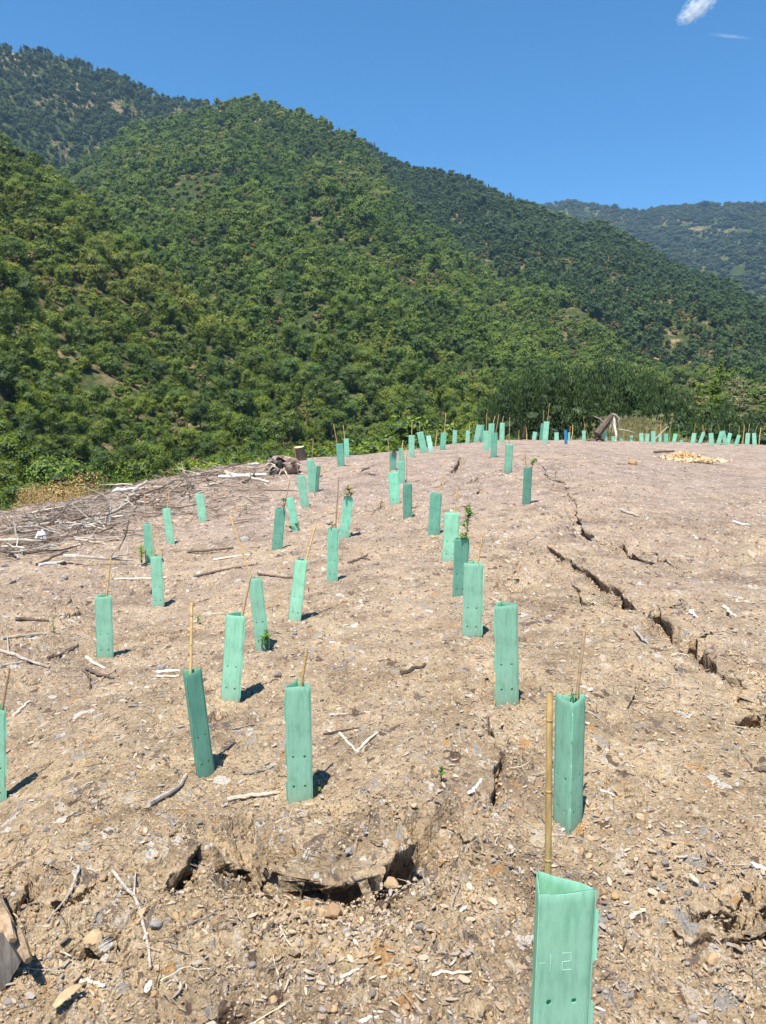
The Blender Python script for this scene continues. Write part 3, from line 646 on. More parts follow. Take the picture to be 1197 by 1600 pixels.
P = np.stack([ax_, ay_, az_+ah_*.6], 1)-CAM; dep = P@FW; PX = 598.5+F_PX*(P@RT)/dep; PY = 800-F_PX*(P@UP)/dep
infr = (PX > -20) & (PX < 1217) & (PY > -20)
score = np.where(infr, ah_/dep, 0)-1e-9*dep
full = seen(ax_, ay_, az_+ah_*.45); score = np.where(full, score, score*.02)
order = np.argsort(-score); N_IND = 262
ind = order[:N_IND]; rest = order[N_IND:]; rest = rest[(PX[rest] > -60) & (PX[rest] < 1260)]
for i in ind:
    x, y, h = ax_[i], ay_[i], ah_[i]; u = vn(x/7, y/7, 71); px, py = PX[i], PY[i]
    rows = [(0, 'the zone at the left edge'), (110, 'the gully above the fern mound'), (215, 'the hollow above the slanting log'), (320, 'the zone above the white logs'), (430, 'the zone above the stump'), (515, 'the zone right of the stump'),
            (590, 'the zone above the central guards'), (680, 'the zone above crest guards'), (770, 'the zone above the tight foursome'), (850, 'the zone above the blue guard'), (930, 'the zone above the dead trunk'), (1030, 'the zone above the shavings'), (1110, 'the zone at the right edge')]
    where = 'in '+[t_ for k_, t_ in rows if px >= k_ or k_ == 0][-1]+('' if py > 620 else (', high up' if py < 520 else ', halfway down'))
    if u < .60: tree('broadleaf_tree', 'round', x, y, h, f'rounded mid green broadleaf tree {where}', 'tree', 'rounded broadleaf trees '+where, 1.02)
    elif u < .74: tree('bright_tree', 'brightround', x, y, h*.9, f'yellowish bright green rounded tree {where}', 'tree', 'bright green trees '+where, 1.0)
    elif u < .93: tree('slender_tree', 'cone', x, y, h*1.1, f'slender pointed dark tree {where}', 'tree', 'slender pointed trees '+where, .95)
    else: tree('green_shrub', 'bush', x, y, h*.55, f'low bright green shrub {where}', 'shrub', 'low green shrubs '+where, 1.3)
# ------------------------------------------------------------ instancing for uncountable stuff
def gn_scatter(name, srcs, pts, rot, scl, idx, label, cat=None):
    me = bpy.data.meshes.new(name); n = len(pts); me.vertices.add(n); me.vertices.foreach_set('co', np.asarray(pts, np.float32).ravel())
    for nm, dat in (('rot', rot), ('scl', scl)):
        a = me.attributes.new(nm, 'FLOAT_VECTOR', 'POINT'); a.data.foreach_set('vector', np.asarray(dat, np.float32).ravel())
    a = me.attributes.new('idx', 'INT', 'POINT'); a.data.foreach_set('value', np.asarray(idx, np.int32)); me.update()
    o = link(name, me); g = bpy.data.node_groups.new(name+'_nodes', 'GeometryNodeTree')
    g.interface.new_socket('Geometry', in_out='INPUT', socket_type='NodeSocketGeometry'); g.interface.new_socket('Geometry', in_out='OUTPUT', socket_type='NodeSocketGeometry')
    N = g.nodes; gi = N.new('NodeGroupInput'); go = N.new('NodeGroupOutput'); iop = N.new('GeometryNodeInstanceOnPoints')
    jo = N.new('GeometryNodeJoinGeometry')
    for s in srcs:
        if isinstance(s, tuple):
            j2 = N.new('GeometryNodeJoinGeometry')
            for e in s:
                oi = N.new('GeometryNodeObjectInfo'); oi.transform_space = 'ORIGINAL'; oi.inputs['Object'].default_value = e; g.links.new(oi.outputs['Geometry'], j2.inputs[0])
            ti = N.new('GeometryNodeGeometryToInstance'); g.links.new(j2.outputs[0], ti.inputs[0]); g.links.new(ti.outputs[0], jo.inputs[0])
        else:
            oi = N.new('GeometryNodeObjectInfo'); oi.transform_space = 'ORIGINAL'; oi.inputs['Object'].default_value = s
            ti = N.new('GeometryNodeGeometryToInstance'); g.links.new(oi.outputs['Geometry'], ti.inputs[0]); g.links.new(ti.outputs[0], jo.inputs[0])
    def attr(nm, ty):
        a = N.new('GeometryNodeInputNamedAttribute'); a.data_type = ty; a.inputs['Name'].default_value = nm; return a.outputs['Attribute']
    g.links.new(gi.outputs[0], iop.inputs['Points']); g.links.new(jo.outputs[0], iop.inputs['Instance']); iop.inputs['Pick Instance'].default_value = True
    g.links.new(attr('idx', 'INT'), iop.inputs['Instance Index'])
    e = N.new('FunctionNodeEulerToRotation'); g.links.new(attr('rot', 'FLOAT_VECTOR'), e.inputs[0]); g.links.new(e.outputs[0], iop.inputs['Rotation'])
    g.links.new(attr('scl', 'FLOAT_VECTOR'), iop.inputs['Scale']); g.links.new(iop.outputs[0], go.inputs[0])
    md = o.modifiers.new('scatter', 'NODES'); md.node_group = g
    return tag(o, label, cat, None, 'stuff')
def src(name, me): return bpy.data.objects.new(name, me)     # source shapes for scattering, never placed themselves
def src_mesh(name, d, mats): return src(name, tmesh(name, d, mats))
def forest_src(i, kind, leaves, ls, mat):
    c = crown_mesh(500+i*13, kind, leaves, ls); t = trunk_mesh(300+i, kind)
    V = list(c[0])+list(t[0]); o = len(c[0]); Fc = list(c[1])+[tuple(k+o for k in f) for f in t[1]]; mi = list(c[2])+[2]*len(t[1])
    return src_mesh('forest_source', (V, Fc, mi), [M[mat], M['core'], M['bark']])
FS = [forest_src(i, k, n, s, 'oak') for i, (k, n, s) in enumerate([('round', 1000, .033), ('round', 1000, .033), ('round', 1000, .031), ('cone', 700, .028), ('round', 900, .036), ('cone', 700, .028)])]
FN = [forest_src(20+i, k, n, s, 'near_oak') for i, (k, n, s) in enumerate([('round', 1900, .023), ('round', 1900, .023), ('cone', 1200, .02), ('bush', 900, .034)])]
FF = [forest_src(40+i, k, n, s, 'far') for i, (k, n, s) in enumerate([('round', 260, .06), ('bush', 260, .06)])]
def fput(name, sel, srcs, probs, label, wide=1.05):
    n = len(sel); x, y, h = ax_[sel], ay_[sel], ah_[sel]; w = h*wide*rg.uniform(.85, 1.2, n)*(1+.25*sstep(600, 900, np.hypot(x, y)))
    rot = np.stack([rg.uniform(-.06, .06, n), rg.uniform(-.06, .06, n), rg.uniform(0, 6.28, n)], 1)
    gn_scatter(name, srcs, np.stack([x, y, az_[sel]-.3], 1), rot, np.stack([w, w, h], 1), rg.choice(len(srcs), n, p=probs), label)
rr_ = np.hypot(ax_[rest], ay_[rest])
a_rest = np.arctan2(ax_[rest], ay_[rest])
nearsel = (rr_ < 380) & (a_rest < -.03) & (np.interp(a_rest, LAYERS[0]['a'], LAYERS[0]['rc']) > rr_-10)
fput('near_hill_forest', rest[nearsel], FN, [.38, .34, .2, .08], 'dense sunlit trees covering the near left hillside')
mid = ~nearsel & (bd_[rest] < 3)
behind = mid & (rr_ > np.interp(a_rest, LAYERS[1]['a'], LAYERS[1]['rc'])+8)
FB = [forest_src(80+i, k, n, s, 'oakhazed') for i, (k, n, s) in enumerate([('round', 800, .036), ('round', 800, .036), ('cone', 600, .03)])]
fput('hillside_forest', rest[mid & ~behind], FS, [.16, .16, .16, .2, .14, .18], 'continuous green forest covering the steep middle ridge')
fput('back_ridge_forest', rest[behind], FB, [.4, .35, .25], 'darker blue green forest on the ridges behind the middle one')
fput('distant_forest', rest[bd_[rest] == 3], FF, [.6, .4], 'hazy scrub and trees on the farthest ridge', 1.25)
q_ = np.random.default_rng(77); n_ = 900; a_s = q_.uniform(.22, .56, n_); r_s = q_.uniform(62, 200, n_); xs_ = r_s*np.sin(a_s); ys_ = r_s*np.cos(a_s); h_ = q_.uniform(.8, 2.6, n_)
SB = [forest_src(60, 'bush', 420, .05, 'bright'), forest_src(61, 'bush', 420, .05, 'straw'), forest_src(62, 'bush', 420, .05, 'near_oak')]
gn_scatter('slope_scrub', SB, np.stack([xs_, ys_, terrain(xs_, ys_)-.1], 1), np.stack([q_.normal(0, .05, n_), q_.normal(0, .05, n_), q_.uniform(0, 6.28, n_)], 1), np.stack([h_*1.3, h_*1.3, h_], 1), q_.choice(3, n_, p=[.3, .45, .25]), 'yellowish scrub and dry grass on the low slope at the right')
q_ = np.random.default_rng(78); n_ = 9000; a_s = q_.uniform(-.53, .5, n_); r_s = np.sqrt(q_.uniform(62**2, 700**2, n_)); xs_ = r_s*np.sin(a_s); ys_ = r_s*np.cos(a_s); h_ = q_.uniform(.9, 3.2, n_)*(1+r_s/1500); zz_ = terrain(xs_, ys_)
k_ = seen(xs_, ys_, zz_+h_) & ~((xs_ > .24*ys_) & (r_s < 235)); xs_, ys_, h_, zz_ = xs_[k_], ys_[k_], h_[k_], zz_[k_]; n_ = len(xs_)
SB2 = [forest_src(70, 'bush', 420, .05, 'near_oak'), forest_src(71, 'bush', 420, .05, 'dry'), forest_src(72, 'bush', 420, .05, 'oak'), forest_src(73, 'bush', 420, .05, 'bright')]
gn_scatter('understorey', SB2, np.stack([xs_, ys_, zz_-.1], 1), np.stack([q_.normal(0, .05, n_), q_.normal(0, .05, n_), q_.uniform(0, 6.28, n_)], 1), np.stack([h_*1.2, h_*1.2, h_], 1), q_.choice(4, n_, p=[.4, .08, .4, .12]), 'low bushes and dead scrub filling gaps between the hillside trees')
print('trees', len(ind), 'forest', len(rest))
# row of dark upright trees behind the far guards
k = 0
for px in list(np.arange(770, 1165, 9.5)):
    for lay_ in range(2):
        if lay_ == 1 and px > 1040: continue
        d = rnd.uniform(50, 57)+lay_*6; p = at(px+rnd.uniform(-5, 5), 690, d); 
        zn = 'behind the tight foursome of guards' if px < 810 else ('behind the high cane guard' if px < 870 else ('behind the blue guard' if px < 915 else ('behind the leaning dead trunk' if px < 960 else ('behind the dry brush' if px < 1010 else 'behind the tall far row guards'))))
        topy = np.interp(px, [770, 800, 860, 960, 1010, 1050, 1110, 1165], [622, 598, 582, 580, 590, 606, 622, 636])+rnd.uniform(-8, 34)-lay_*8
        zt = at(px, topy, d)[2]; z0 = float(terrain(p[0], p[1])); h = zt-z0
        tree('upright_tree', 'column', p[0], p[1], h, ('taller back row' if lay_ else 'front row')+' dark upright tree '+zn, 'tree', 'dark upright trees '+zn, .95+rnd.uniform(0, .5)*4/max(h, 4))
def put_px(name, kind, px, py_top, d, label, cat, group=None, wide=1.0, base=None):
    p = at(px, 640, d); z0 = float(terrain(p[0], p[1])) if base is None else base; h = at(px, py_top, d)[2]-z0
    return tree(name, kind, p[0], p[1], max(h, .5), label, cat, group, wide, z0)
put_px('conifer_tree', 'cone', 1122, 562, 120, 'tall dark conifer standing alone above the right end of the far guard row', 'tree', None, 1.0)
put_px('conifer_tree', 'cone', 1090, 598, 128, 'shorter dark pointed tree just left of the lone tall conifer', 'tree', None, 1.1)
for px, t, d, kind, nm, lb in [(1150,645,48,'column','upright_tree','dark small upright tree below the dry grass slope, left of two'),(1190,640,47,'column','upright_tree','dark small upright tree at the right picture edge behind the far guards'),
    (1070,645,47,'column','upright_tree','narrow dark upright tree behind the broad bright far guard'),(1110,652,47,'column','upright_tree','narrow dark upright tree behind the square upright far guard')]:
    put_px(nm, kind, px, t, d, lb, 'tree', None, 1.7)
for px, t, d, w, lb in [(92,702,20.5,1.1,'rusty orange dead fern mound just beyond the brush pile'),(52,735,19.5,1.0,'smaller tan dead bush left of the rusty fern mound'),(124,752,19.8,1.0,'low straw coloured dead bush at the brush pile edge')]:
    put_px('dry_shrub', 'dryshrub', px, t, d, lb, 'dry bush', None, w)
# ------------------------------------------------------------ tree guards
def panel_mesh(seed, zh=.415):
    """one panel 1 x 1 (across x, up z) with four round holes; real thickness comes from a solidify modifier"""
    q = random.Random(seed); ASP = 4.3; hr = .050
    xs = sorted({0, .1, .26-hr, .26+hr, .45, .70-hr, .70+hr, .88, 1.0}); hz = hr/ASP
    zs = sorted({-.06, 0, .08, .165-hz, .165+hz, .24, .32, zh-hz, zh+hz, .49, .58, .66, .74, .82, .9, .96, 1.0})
    ph = [q.uniform(0, 6) for _ in range(4)]; amp = q.uniform(.012, .03)*q.choice([-1, 1]); cr = q.uniform(.45, .8)
    top = [q.uniform(-.006, .006) for _ in xs]
    def P(x, z):
        y = math.sin(x*math.pi)*(amp*math.sin(z*3.1+ph[0])-.02)+.012*math.sin(z*7+ph[1])*math.sin(x*math.pi)+.006*math.sin(x*9+z*11+ph[2])*math.sin(x*math.pi)
        y += .03*math.sin(x*math.pi)*math.exp(-((z-cr)/.05)**2)*(1 if seed % 3 == 0 else .3)
        return (x, y, z+(.006*math.sin(x*5+ph[3]) if z == 1 else 0))
    V = []; ix = {}; F = []; HX = [(i, i+1) for i in (2, 5)]; 
    hx = {xs.index(.26-hr): .26, xs.index(.70-hr): .70}; hzz = {zs.index(.165-hz): .165, zs.index(zh-hz): zh}
    def vid(x, z):
        if (x, z) not in ix: V.append(P(x, z)); ix[(x, z)] = len(V)-1
        return ix[(x, z)]
    for i in range(len(xs)-1):
        for j in range(len(zs)-1):
            c = [vid(xs[i], zs[j]), vid(xs[i+1], zs[j]), vid(xs[i+1], zs[j+1]), vid(xs[i], zs[j+1])]
            if i in hx and j in hzz:
                o = []
                for k in range(8):
                    a = math.radians(-112.5+45*k); V.append(P(hx[i]+math.cos(a)*hr*.95, hzz[j]+math.sin(a)*hz*.95)); o.append(len(V)-1)
                for k in range(4):
                    F.append((c[k], c[(k+1) % 4], o[(2*k+1) % 8], o[2*k])); F.append((c[(k+1) % 4], o[(2*k+2) % 8], o[(2*k+1) % 8]))
            else: F.append(tuple(c))
    return V, F, P
def panel(seed, mat, zh=.415):
    V, F, _ = panel_mesh(seed, zh); me = bpy.data.meshes.new('panel'); me.from_pydata(V, [], F); me.materials.append(M[mat])
    at_ = me.attributes.new('across', 'FLOAT', 'POINT'); at_.data.foreach_set('value', [v[0] for v in V])
    me.polygons.foreach_set('use_smooth', [True]*len(F)); me.update(); return me
PAN = {m: [panel(i+11, m) for i in range(6)] for m in ('g0', 'g1', 'g2', 'g3', 'g4')}
def tri_corner(k): a = R(-150+120*k); return Vector((math.cos(a)*.577, math.sin(a)*.577, 0))
def make_guard(bx, by, tx, ty, wpx, cane, rz, tint, label, n):
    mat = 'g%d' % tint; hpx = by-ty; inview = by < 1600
    if n == 0:
        p = at(868, 1700, 1.72); p[2] = gz(p[0], p[1]); dd = (p-CAM)@FW; T = at(tx, ty, 1.0)
    else:
        p = hit(bx, by)
    dd = (p-CAM)@FW; h = GH; 
    if n == 0:
        # stand it so that its top edge meets the photograph
        best = None
        for d in np.linspace(1.35, 2.1, 60):
            q = at(tx, ty, d); zz = gz(q[0], q[1]); e = abs(q[2]-zz-GH)
            if best is None or e < best[0]: best = (e, q[0]-.019, q[1], zz)
        q = at(tx, ty, 1.68); print('front guard', best, 'ground under', gz(q[0], q[1]), 'foot', q[2]-GH)
        p = np.array([q[0]-.012, q[1], q[2]-GH]); dd = (p-CAM)@FW; up = Vector((.012, 0, 1)).normalized()
    else:
        # top point: on the ray of the seen top, in the upright plane facing the camera through the base
        v = ray(tx, ty); t = (p[1]-CAM[1])/v[1]*1.0; T = CAM+v*t; up = Vector(T-p); h = up.length; up.normalize()
    b0 = Vector(p)-up*.02; s = wpx*dd/F_PX*.93
    if n > 0: s = min(max(s, .10), .21)
    xax = Vector((1, 0, 0)); y_ = up.cross(xax).normalized(); x_ = y_.cross(up)
    rot = Matrix((x_, y_, up)).transposed()@Matrix.Rotation(R(rz), 3, 'Z')
    root = empty('tree_guard', b0); root.rotation_euler = rot.to_euler(); root.scale = (s, s, h)
    small = hpx < 30; qj = random.Random(n*3+1)
    J = [Vector((qj.uniform(-.04, .04), qj.uniform(-.05, .05), 0)) for _ in range(3)] if n else [Vector((0, 0, 0)), Vector((0, -.03, 0)), Vector((-.30, -.20, 0))]
    TC = lambda k: tri_corner(k)+J[k % 3]
    for k in range(3):
        c0 = TC(k); c1 = TC(k+1); e = c1-c0; ang = math.atan2(e.y, e.x)
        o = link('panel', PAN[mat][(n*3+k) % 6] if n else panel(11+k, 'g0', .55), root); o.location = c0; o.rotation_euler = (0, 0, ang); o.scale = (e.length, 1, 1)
        if not small:
            md = o.modifiers.new('thickness', 'SOLIDIFY'); md.thickness = .022; md.offset = -1
    inv = (Matrix.Translation(b0)@rot.to_4x4()@Matrix.Diagonal((s, s, h, 1))).inverted()
    if not small and hpx > 45:                        # interlocking tabs along one corner
        ck = 1 if rz < 30 else (0 if rz < 70 else 0)
        if n % 3 == 2 and rz < 30: ck = 0
        c = TC(ck); out = c.normalized(); nb_ = TC(1) if ck == 0 else TC(2); ot_ = TC(2) if ck == 0 else TC(0)
        al = (c-ot_).normalized()                       # tabs continue the other panel a little past the corner
        for z0, z1 in ((.04, .22), (.33, .55), (.70, .93)):
            w_ = .075 if n == 0 else .07; fr = (out*.6+al*.4).normalized(); th_ = out.cross(Vector((0, 0, 1))).normalized()*.018; a0 = c-fr*.02; V = []
            for t2 in (Vector((0, 0, 0)), th_):
                V += [a0+t2+Vector((0, 0, z0)), a0+t2+fr*w_+Vector((0, 0, z0+.03)), a0+t2+fr*w_*.9+Vector((0, 0, z1-.012)), a0+t2+fr*.02+Vector((0, 0, z1))]
            mk('seam_tab', V, [(0, 1, 2, 3), (7, 6, 5, 4), (0, 4, 5, 1), (1, 5, 6, 2), (2, 6, 7, 3), (3, 7, 4, 0)], M[mat if tint else 'g1'], root)
    if cane:
        v = ray(*cane); t = (p[1]-CAM[1])/v[1]
        ctop = Vector(CAM+v*t)
        v2 = ray(tx, ty); gt = Vector(b0)+up*h
        if n == 0: ctop = Vector(at(cane[0], cane[1], dd*.985)); low = Vector(at(856, 1372, dd*1.02)); low = ctop+(low-ctop)*2.6
        else:
            off = max(-.30, min(.30, (cane[0]-tx)/max(wpx, 1)*.45))*s
            mid_ = gt+x_*off+y_*(.17*s); ctop += y_*.05; low = ctop+(mid_-ctop)*((ctop-b0).length/max((mid_-ctop).length, .05))
            if n == 65: pass
            low = Vector((low.x, low.y, low.z)); bb = b0+x_*off*.6+y_*(.15*s)
            low = bb-up*.03
            # bend the line so that it passes the mouth of the guard
        if n:
            mouth = gt+x_*off+y_*.12*s; dr = (ctop-mouth).normalized(); K = [(0, low), (.35, low.lerp(mouth-dr*.12, .6)), (.5, mouth-dr*.10), (.6, mouth), (1, ctop)]
        else: K = [(0, low), (1, ctop)]
        def at_(t_):
            for (t0, a_), (t1, b_) in zip(K[:-1], K[1:]):
                if t_ <= t1: return a_.lerp(b_, (t_-t0)/(t1-t0))
            return K[-1][1]
        r0 = .0075 if hpx > 45 else .010
        if n == 0: r0 = .0085
        samples = []
        for i in range(9):
            samples.append(at_(i/8))
        L = [inv@q_ for q_ in samples]
        vs, fs = tube(samples, [r0*(1.12-.25*i/8) for i in range(9)], 10 if hpx > 60 else 6, True, .03, n)
        co = mk('bamboo_cane', [inv@v_ for v_ in vs], fs, M['cane' if n % 3 != 1 else 'caneold'], root, True)
        if hpx > 40:
            for j in range(1, 5 if n == 0 else 4):
                t_ = 1-j*(.17 if n else .145)+.09; i0 = max(0, min(7, int(t_*8))); f_ = t_*8-i0; c_ = samples[i0]*(1-f_)+samples[i0+1]*f_
                d_ = (samples[i0+1]-samples[i0]).normalized(); r1 = r0*(1.12-.25*t_)*1.16
                vs, fs = tube([c_-d_*.003, c_-d_*.001, c_+d_*.001, c_+d_*.003], [r1*.88, r1, r1, r1*.88], 10)
                mk('cane_joint', [inv@v_ for v_ in vs], fs, M['node'], co, True)
    if n == 0:
        # embossed "- 12" in dotted strokes on the front panel
        def bar(x0, z0, x1, z1):
            P_ = []; k_ = max(2, int(math.hypot((x1-x0), (z1-z0)*4.3)/.016))
            for i in range(k_+1):
                t_ = i/k_; x = x0+(x1-x0)*t_; z = z0+(z1-z0)*t_; P_.append((x, z))
            return P_
        st = [bar(.07, .718, .15, .718), bar(.25, .683, .25, .753), bar(.46, .753, .61, .753), bar(.61, .753, .61, .718), bar(.46, .718, .61, .718), bar(.46, .718, .46, .683), bar(.46, .683, .62, .683)]
        V = []; F = []; c0 = TC(0); PF = panel_mesh(11, .55)[2]
        for P_ in st:
            for x, z in P_:
                o_ = len(V); w = .0036; hz_ = w/4.3*1.1; y = PF(x, z)[1]-.03*x-.005
                V += [Vector((x-w, y, z-hz_))+c0, Vector((x+w, y, z-hz_))+c0, Vector((x+w, y, z+hz_))+c0, Vector((x-w, y, z+hz_))+c0]
                V += [Vector((x-w, y+.02, z-hz_))+c0, Vector((x+w, y+.02, z-hz_))+c0, Vector((x+w, y+.02, z+hz_))+c0, Vector((x-w, y+.02, z+hz_))+c0]
                F += [(o_, o_+1, o_+2, o_+3), (o_, o_+4, o_+5, o_+1), (o_+1, o_+5, o_+6, o_+2), (o_+2, o_+6, o_+7, o_+3), (o_+3, o_+7, o_+4, o_)]
        mk('embossed_number', V, F, M['mark'], root)
    tag(root, label, 'tree guard', 'plastic tree guards planted over the clearing')
    return root, b0, up, h, s
GR = [make_guard(*g, n) for n, g in enumerate(G)]
# ------------------------------------------------------------ seedlings and weeds
def leafy(pts_dir, leaves, ls, seed, droop=.3):
    q = random.Random(seed); V = []; F = []
    for i in range(leaves):
        base, d = pts_dir(q); d = d.normalized(); u = d.cross(Vector((0, 0, 1))).normalized() if abs(d.z) < .98 else Vector((1, 0, 0))
        l = ls*q.uniform(.6, 1.25); nn = u.cross(d); o = len(V); tip = base+d*l-Vector((0, 0, droop*l))
        m1 = base+d*l*.35; m2 = base+d*l*.7-Vector((0, 0, droop*l*.35))
        V += [base, m1-u*l*.2+nn*l*.05, m1, m1+u*l*.2+nn*l*.05, m2-u*l*.19+nn*l*.05, m2, m2+u*l*.19+nn*l*.05, tip]
        F += [(o, o+2, o+1), (o, o+3, o+2), (o+1, o+2, o+5, o+4), (o+2, o+3, o+6, o+5), (o+4, o+5, o+7), (o+5, o+6, o+7)]
    return V, F
def seedling(loc, h, label, cat='seedling', leaves=40, ls=.03, mat='sprig', lean=(0, 0), bare=.2, spread=.03, name='seedling', branches=4, seed=None, group=None):
    seed = seed or rnd.randrange(9999); q = random.Random(seed); root = empty(name, loc)
    top = Vector((lean[0], lean[1], h)); st = [Vector((0, 0, -.02)), top*.5+Vector((q.uniform(-.01, .01), 0, 0)), top]
    parts = [tube(st, [.004, .003, .0018], 5)]
    br = []
    for i in range(branches):
        t = bare+(1-bare)*q.random()*.8; b_ = top*t; a = q.uniform(0, 6.28); e = b_+Vector((math.cos(a), math.sin(a), .8))*spread*q.uniform(.8, 1.5); br.append((b_, e)); parts.append(tube([b_, e], [.002, .0012], 4))
    v, f, _ = merge(parts); mk('stem', v, f, M['brown'], root)
    def pd(q_):
        if br and q_.random() < .6: b_, e = q_.choice(br); t = q_.uniform(.2, 1); p_ = b_+(e-b_)*t
        else: p_ = top*(bare+(1-bare)*q_.random()**.8)
        a = q_.uniform(0, 6.28); return p_, Vector((math.cos(a), math.sin(a), q_.uniform(.1, 1.1)))
    v, f = leafy(pd, leaves, ls, seed); mk('leaves', v, f, M[mat], root)
    return tag(root, label, cat, group)
def in_guard(i, hpx, dx=0.0, **k):
    root, b0, up, h, s = GR[i]; d = (np.array(b0)-CAM)@FW; hh = hpx*d/F_PX
    loc = b0+up*(h-.12)+Vector((dx*s, 0, 0)); return seedling(loc, hh+.12, **k)
in_guard(1, 14, label='tiny two tiered green sprig rising from the guard behind the nearest one', leaves=9, ls=.022, bare=.75, branches=1, spread=.012, lean=(.005, 0))
in_guard(4, 54, .25, label='tall leafy seedling overflowing its guard, right of centre', leaves=170, ls=.052, bare=.2, branches=9, spread=.05, lean=(.05, 0))
in_guard(25, 14, .3, label='round leafed sprig leaning out of the lone guard on the right slope', leaves=60, ls=.055, bare=.5, branches=5, spread=.05, lean=(.08, 0))
in_guard(10, 22, .1, label='yellow green sapling rising out of the dark guard in the central cluster', leaves=150, ls=.09, bare=.15, branches=9, spread=.12, mat='bright')
in_guard(60, 14, .1, label='reddish wilting seedling drooping over its pale guard', leaves=70, ls=.07, bare=.3, branches=6, spread=.07, mat='wilt')
in_guard(58, 14, .35, label='pale green sprig at the corner of the dark guard left of centre', leaves=35, ls=.05, bare=.3, branches=3, spread=.04, mat='bright')
in_guard(61, 7, -.1, label='small brownish seedling top above the slim pale guard', leaves=25, ls=.035, bare=.5, branches=3, spread=.03, mat='wilt')
def plant_px(px, py, hpx, label, **k):
    p = hit(px, py); d = (p-CAM)@FW; return seedling(Vector(p), hpx*d/F_PX, label, **k)
plant_px(417, 1019, 34, 'bushy green seedling growing outside the foot of the left leaning guard', leaves=120, ls=.034, bare=.1, branches=9, spread=.05)
plant_px(222, 886, 32, 'bushy shrub seedling left of the guard near the brush pile', leaves=90, ls=.05, bare=.05, branches=9, spread=.09)
plant_px(457, 830, 12, 'green grass tuft at the foot of the pale left leaning guard', cat='weed', name='weed', leaves=70, ls=.06, bare=.05, branches=6, spread=.08)
plant_px(691, 1222, 26, 'single thin green weed standing alone on bare soil below centre', cat='weed', name='weed', leaves=26, ls=.02, bare=.15, branches=1, spread=.01)
plant_px(85, 990, 26, 'thin green weed at the left above the curved branch', cat='weed', name='weed', leaves=22, ls=.03, bare=.15, branches=1, spread=.02)
plant_px(497, 1240, 14, 'small yellowish weed in the shade of the large slotted guard', cat='weed', name='weed', leaves=14, ls=.02, bare=.2, branches=1, spread=.01, mat='bright')
plant_px(572, 800, 14, 'dry weed stalk between the central cluster and the wilting seedling', cat='weed', name='weed', leaves=10, ls=.03, bare=.3, branches=2, spread=.03, mat='wilt')
plant_px(310, 975, 12, 'faint green weed patch left of the paired leaning guards', cat='weed', name='weed', leaves=16, ls=.03, bare=.1, branches=3, spread=.04)
plant_px(868, 750, 14, 'thin dry weed beside the narrow crack on the right slope', cat='weed', name='weed', leaves=10, ls=.05, bare=.3, branches=2, spread=.03, mat='wilt')
plant_px(385, 803, 16, 'yellowish weed right of the small guard by the white logs', cat='weed', name='weed', leaves=24, ls=.05, bare=.1, branches=4, spread=.05, mat='bright')
plant_px(500, 745, 16, 'dull green weed beside the joined pair of guards', cat='weed', name='weed', leaves=50, ls=.05, bare=.1, branches=5, spread=.07)
# ------------------------------------------------------------ sticks, logs, stones, stumps
def stick(x1, y1, x2, y2, wpx, mat, label, name='stick', cat='stick', lift1=0, lift2=0, bend=.04, taper=.6, fork=None, ns=7, flat=1.0):
    A = Vector(hit(x1, y1)); B = Vector(hit(x2, y2)); d = ((A.y+B.y)/2); r_ = wpx*d/F_PX/2
    
    if abs(B.y-A.y) > 1.3*abs(B.x-A.x)+.4 and A.y > 9:
        k_ = A.y+math.copysign(.4, B.y-A.y); v_ = ray(x2, y2); B = Vector(CAM+v_*(k_/v_[1]))
        B.z = max(B.z, gz(B.x, B.y)) if B.z < gz(B.x, B.y) else B.z
    A.z += r_*.7+lift1; B.z += r_*.5+lift2; q = random.Random(int(x1*7+y1)); n = 9; L = (B-A).length
    off = Vector((q.gauss(0, 1), q.gauss(0, 1), 0))*L*bend; pts = []
    for i in range(n):
        t = i/(n-1); p = A.lerp(B, t)+off*math.sin(t*math.pi)+Vector((q.gauss(0, 1), q.gauss(0, 1), q.gauss(0, .4)))*r_*.35
        if True: p.z = max(p.z, gz(p.x, p.y)+r_*.3)
        pts.append(p)
    o = A.copy(); parts = [tube([p-o for p in pts], [r_*(1-(1-taper)*i/(n-1))*q.uniform(.85, 1.12) for i in range(n)], ns, True, .14, int(x1))]
    if fork:
        k, fx, fy = fork; Fp = Vector(hit(fx, fy)); Fp.z += r_; parts.append(tube([pts[k]-o, (pts[k].lerp(Fp, .5))-o, Fp-o], [r_*.7, r_*.55, r_*.35], 6, True, .12, 3))
    v, f, _ = merge(parts); ob = mk(name, v, f, M[mat], None, False); ob.location = o; return tag(ob, label, cat)
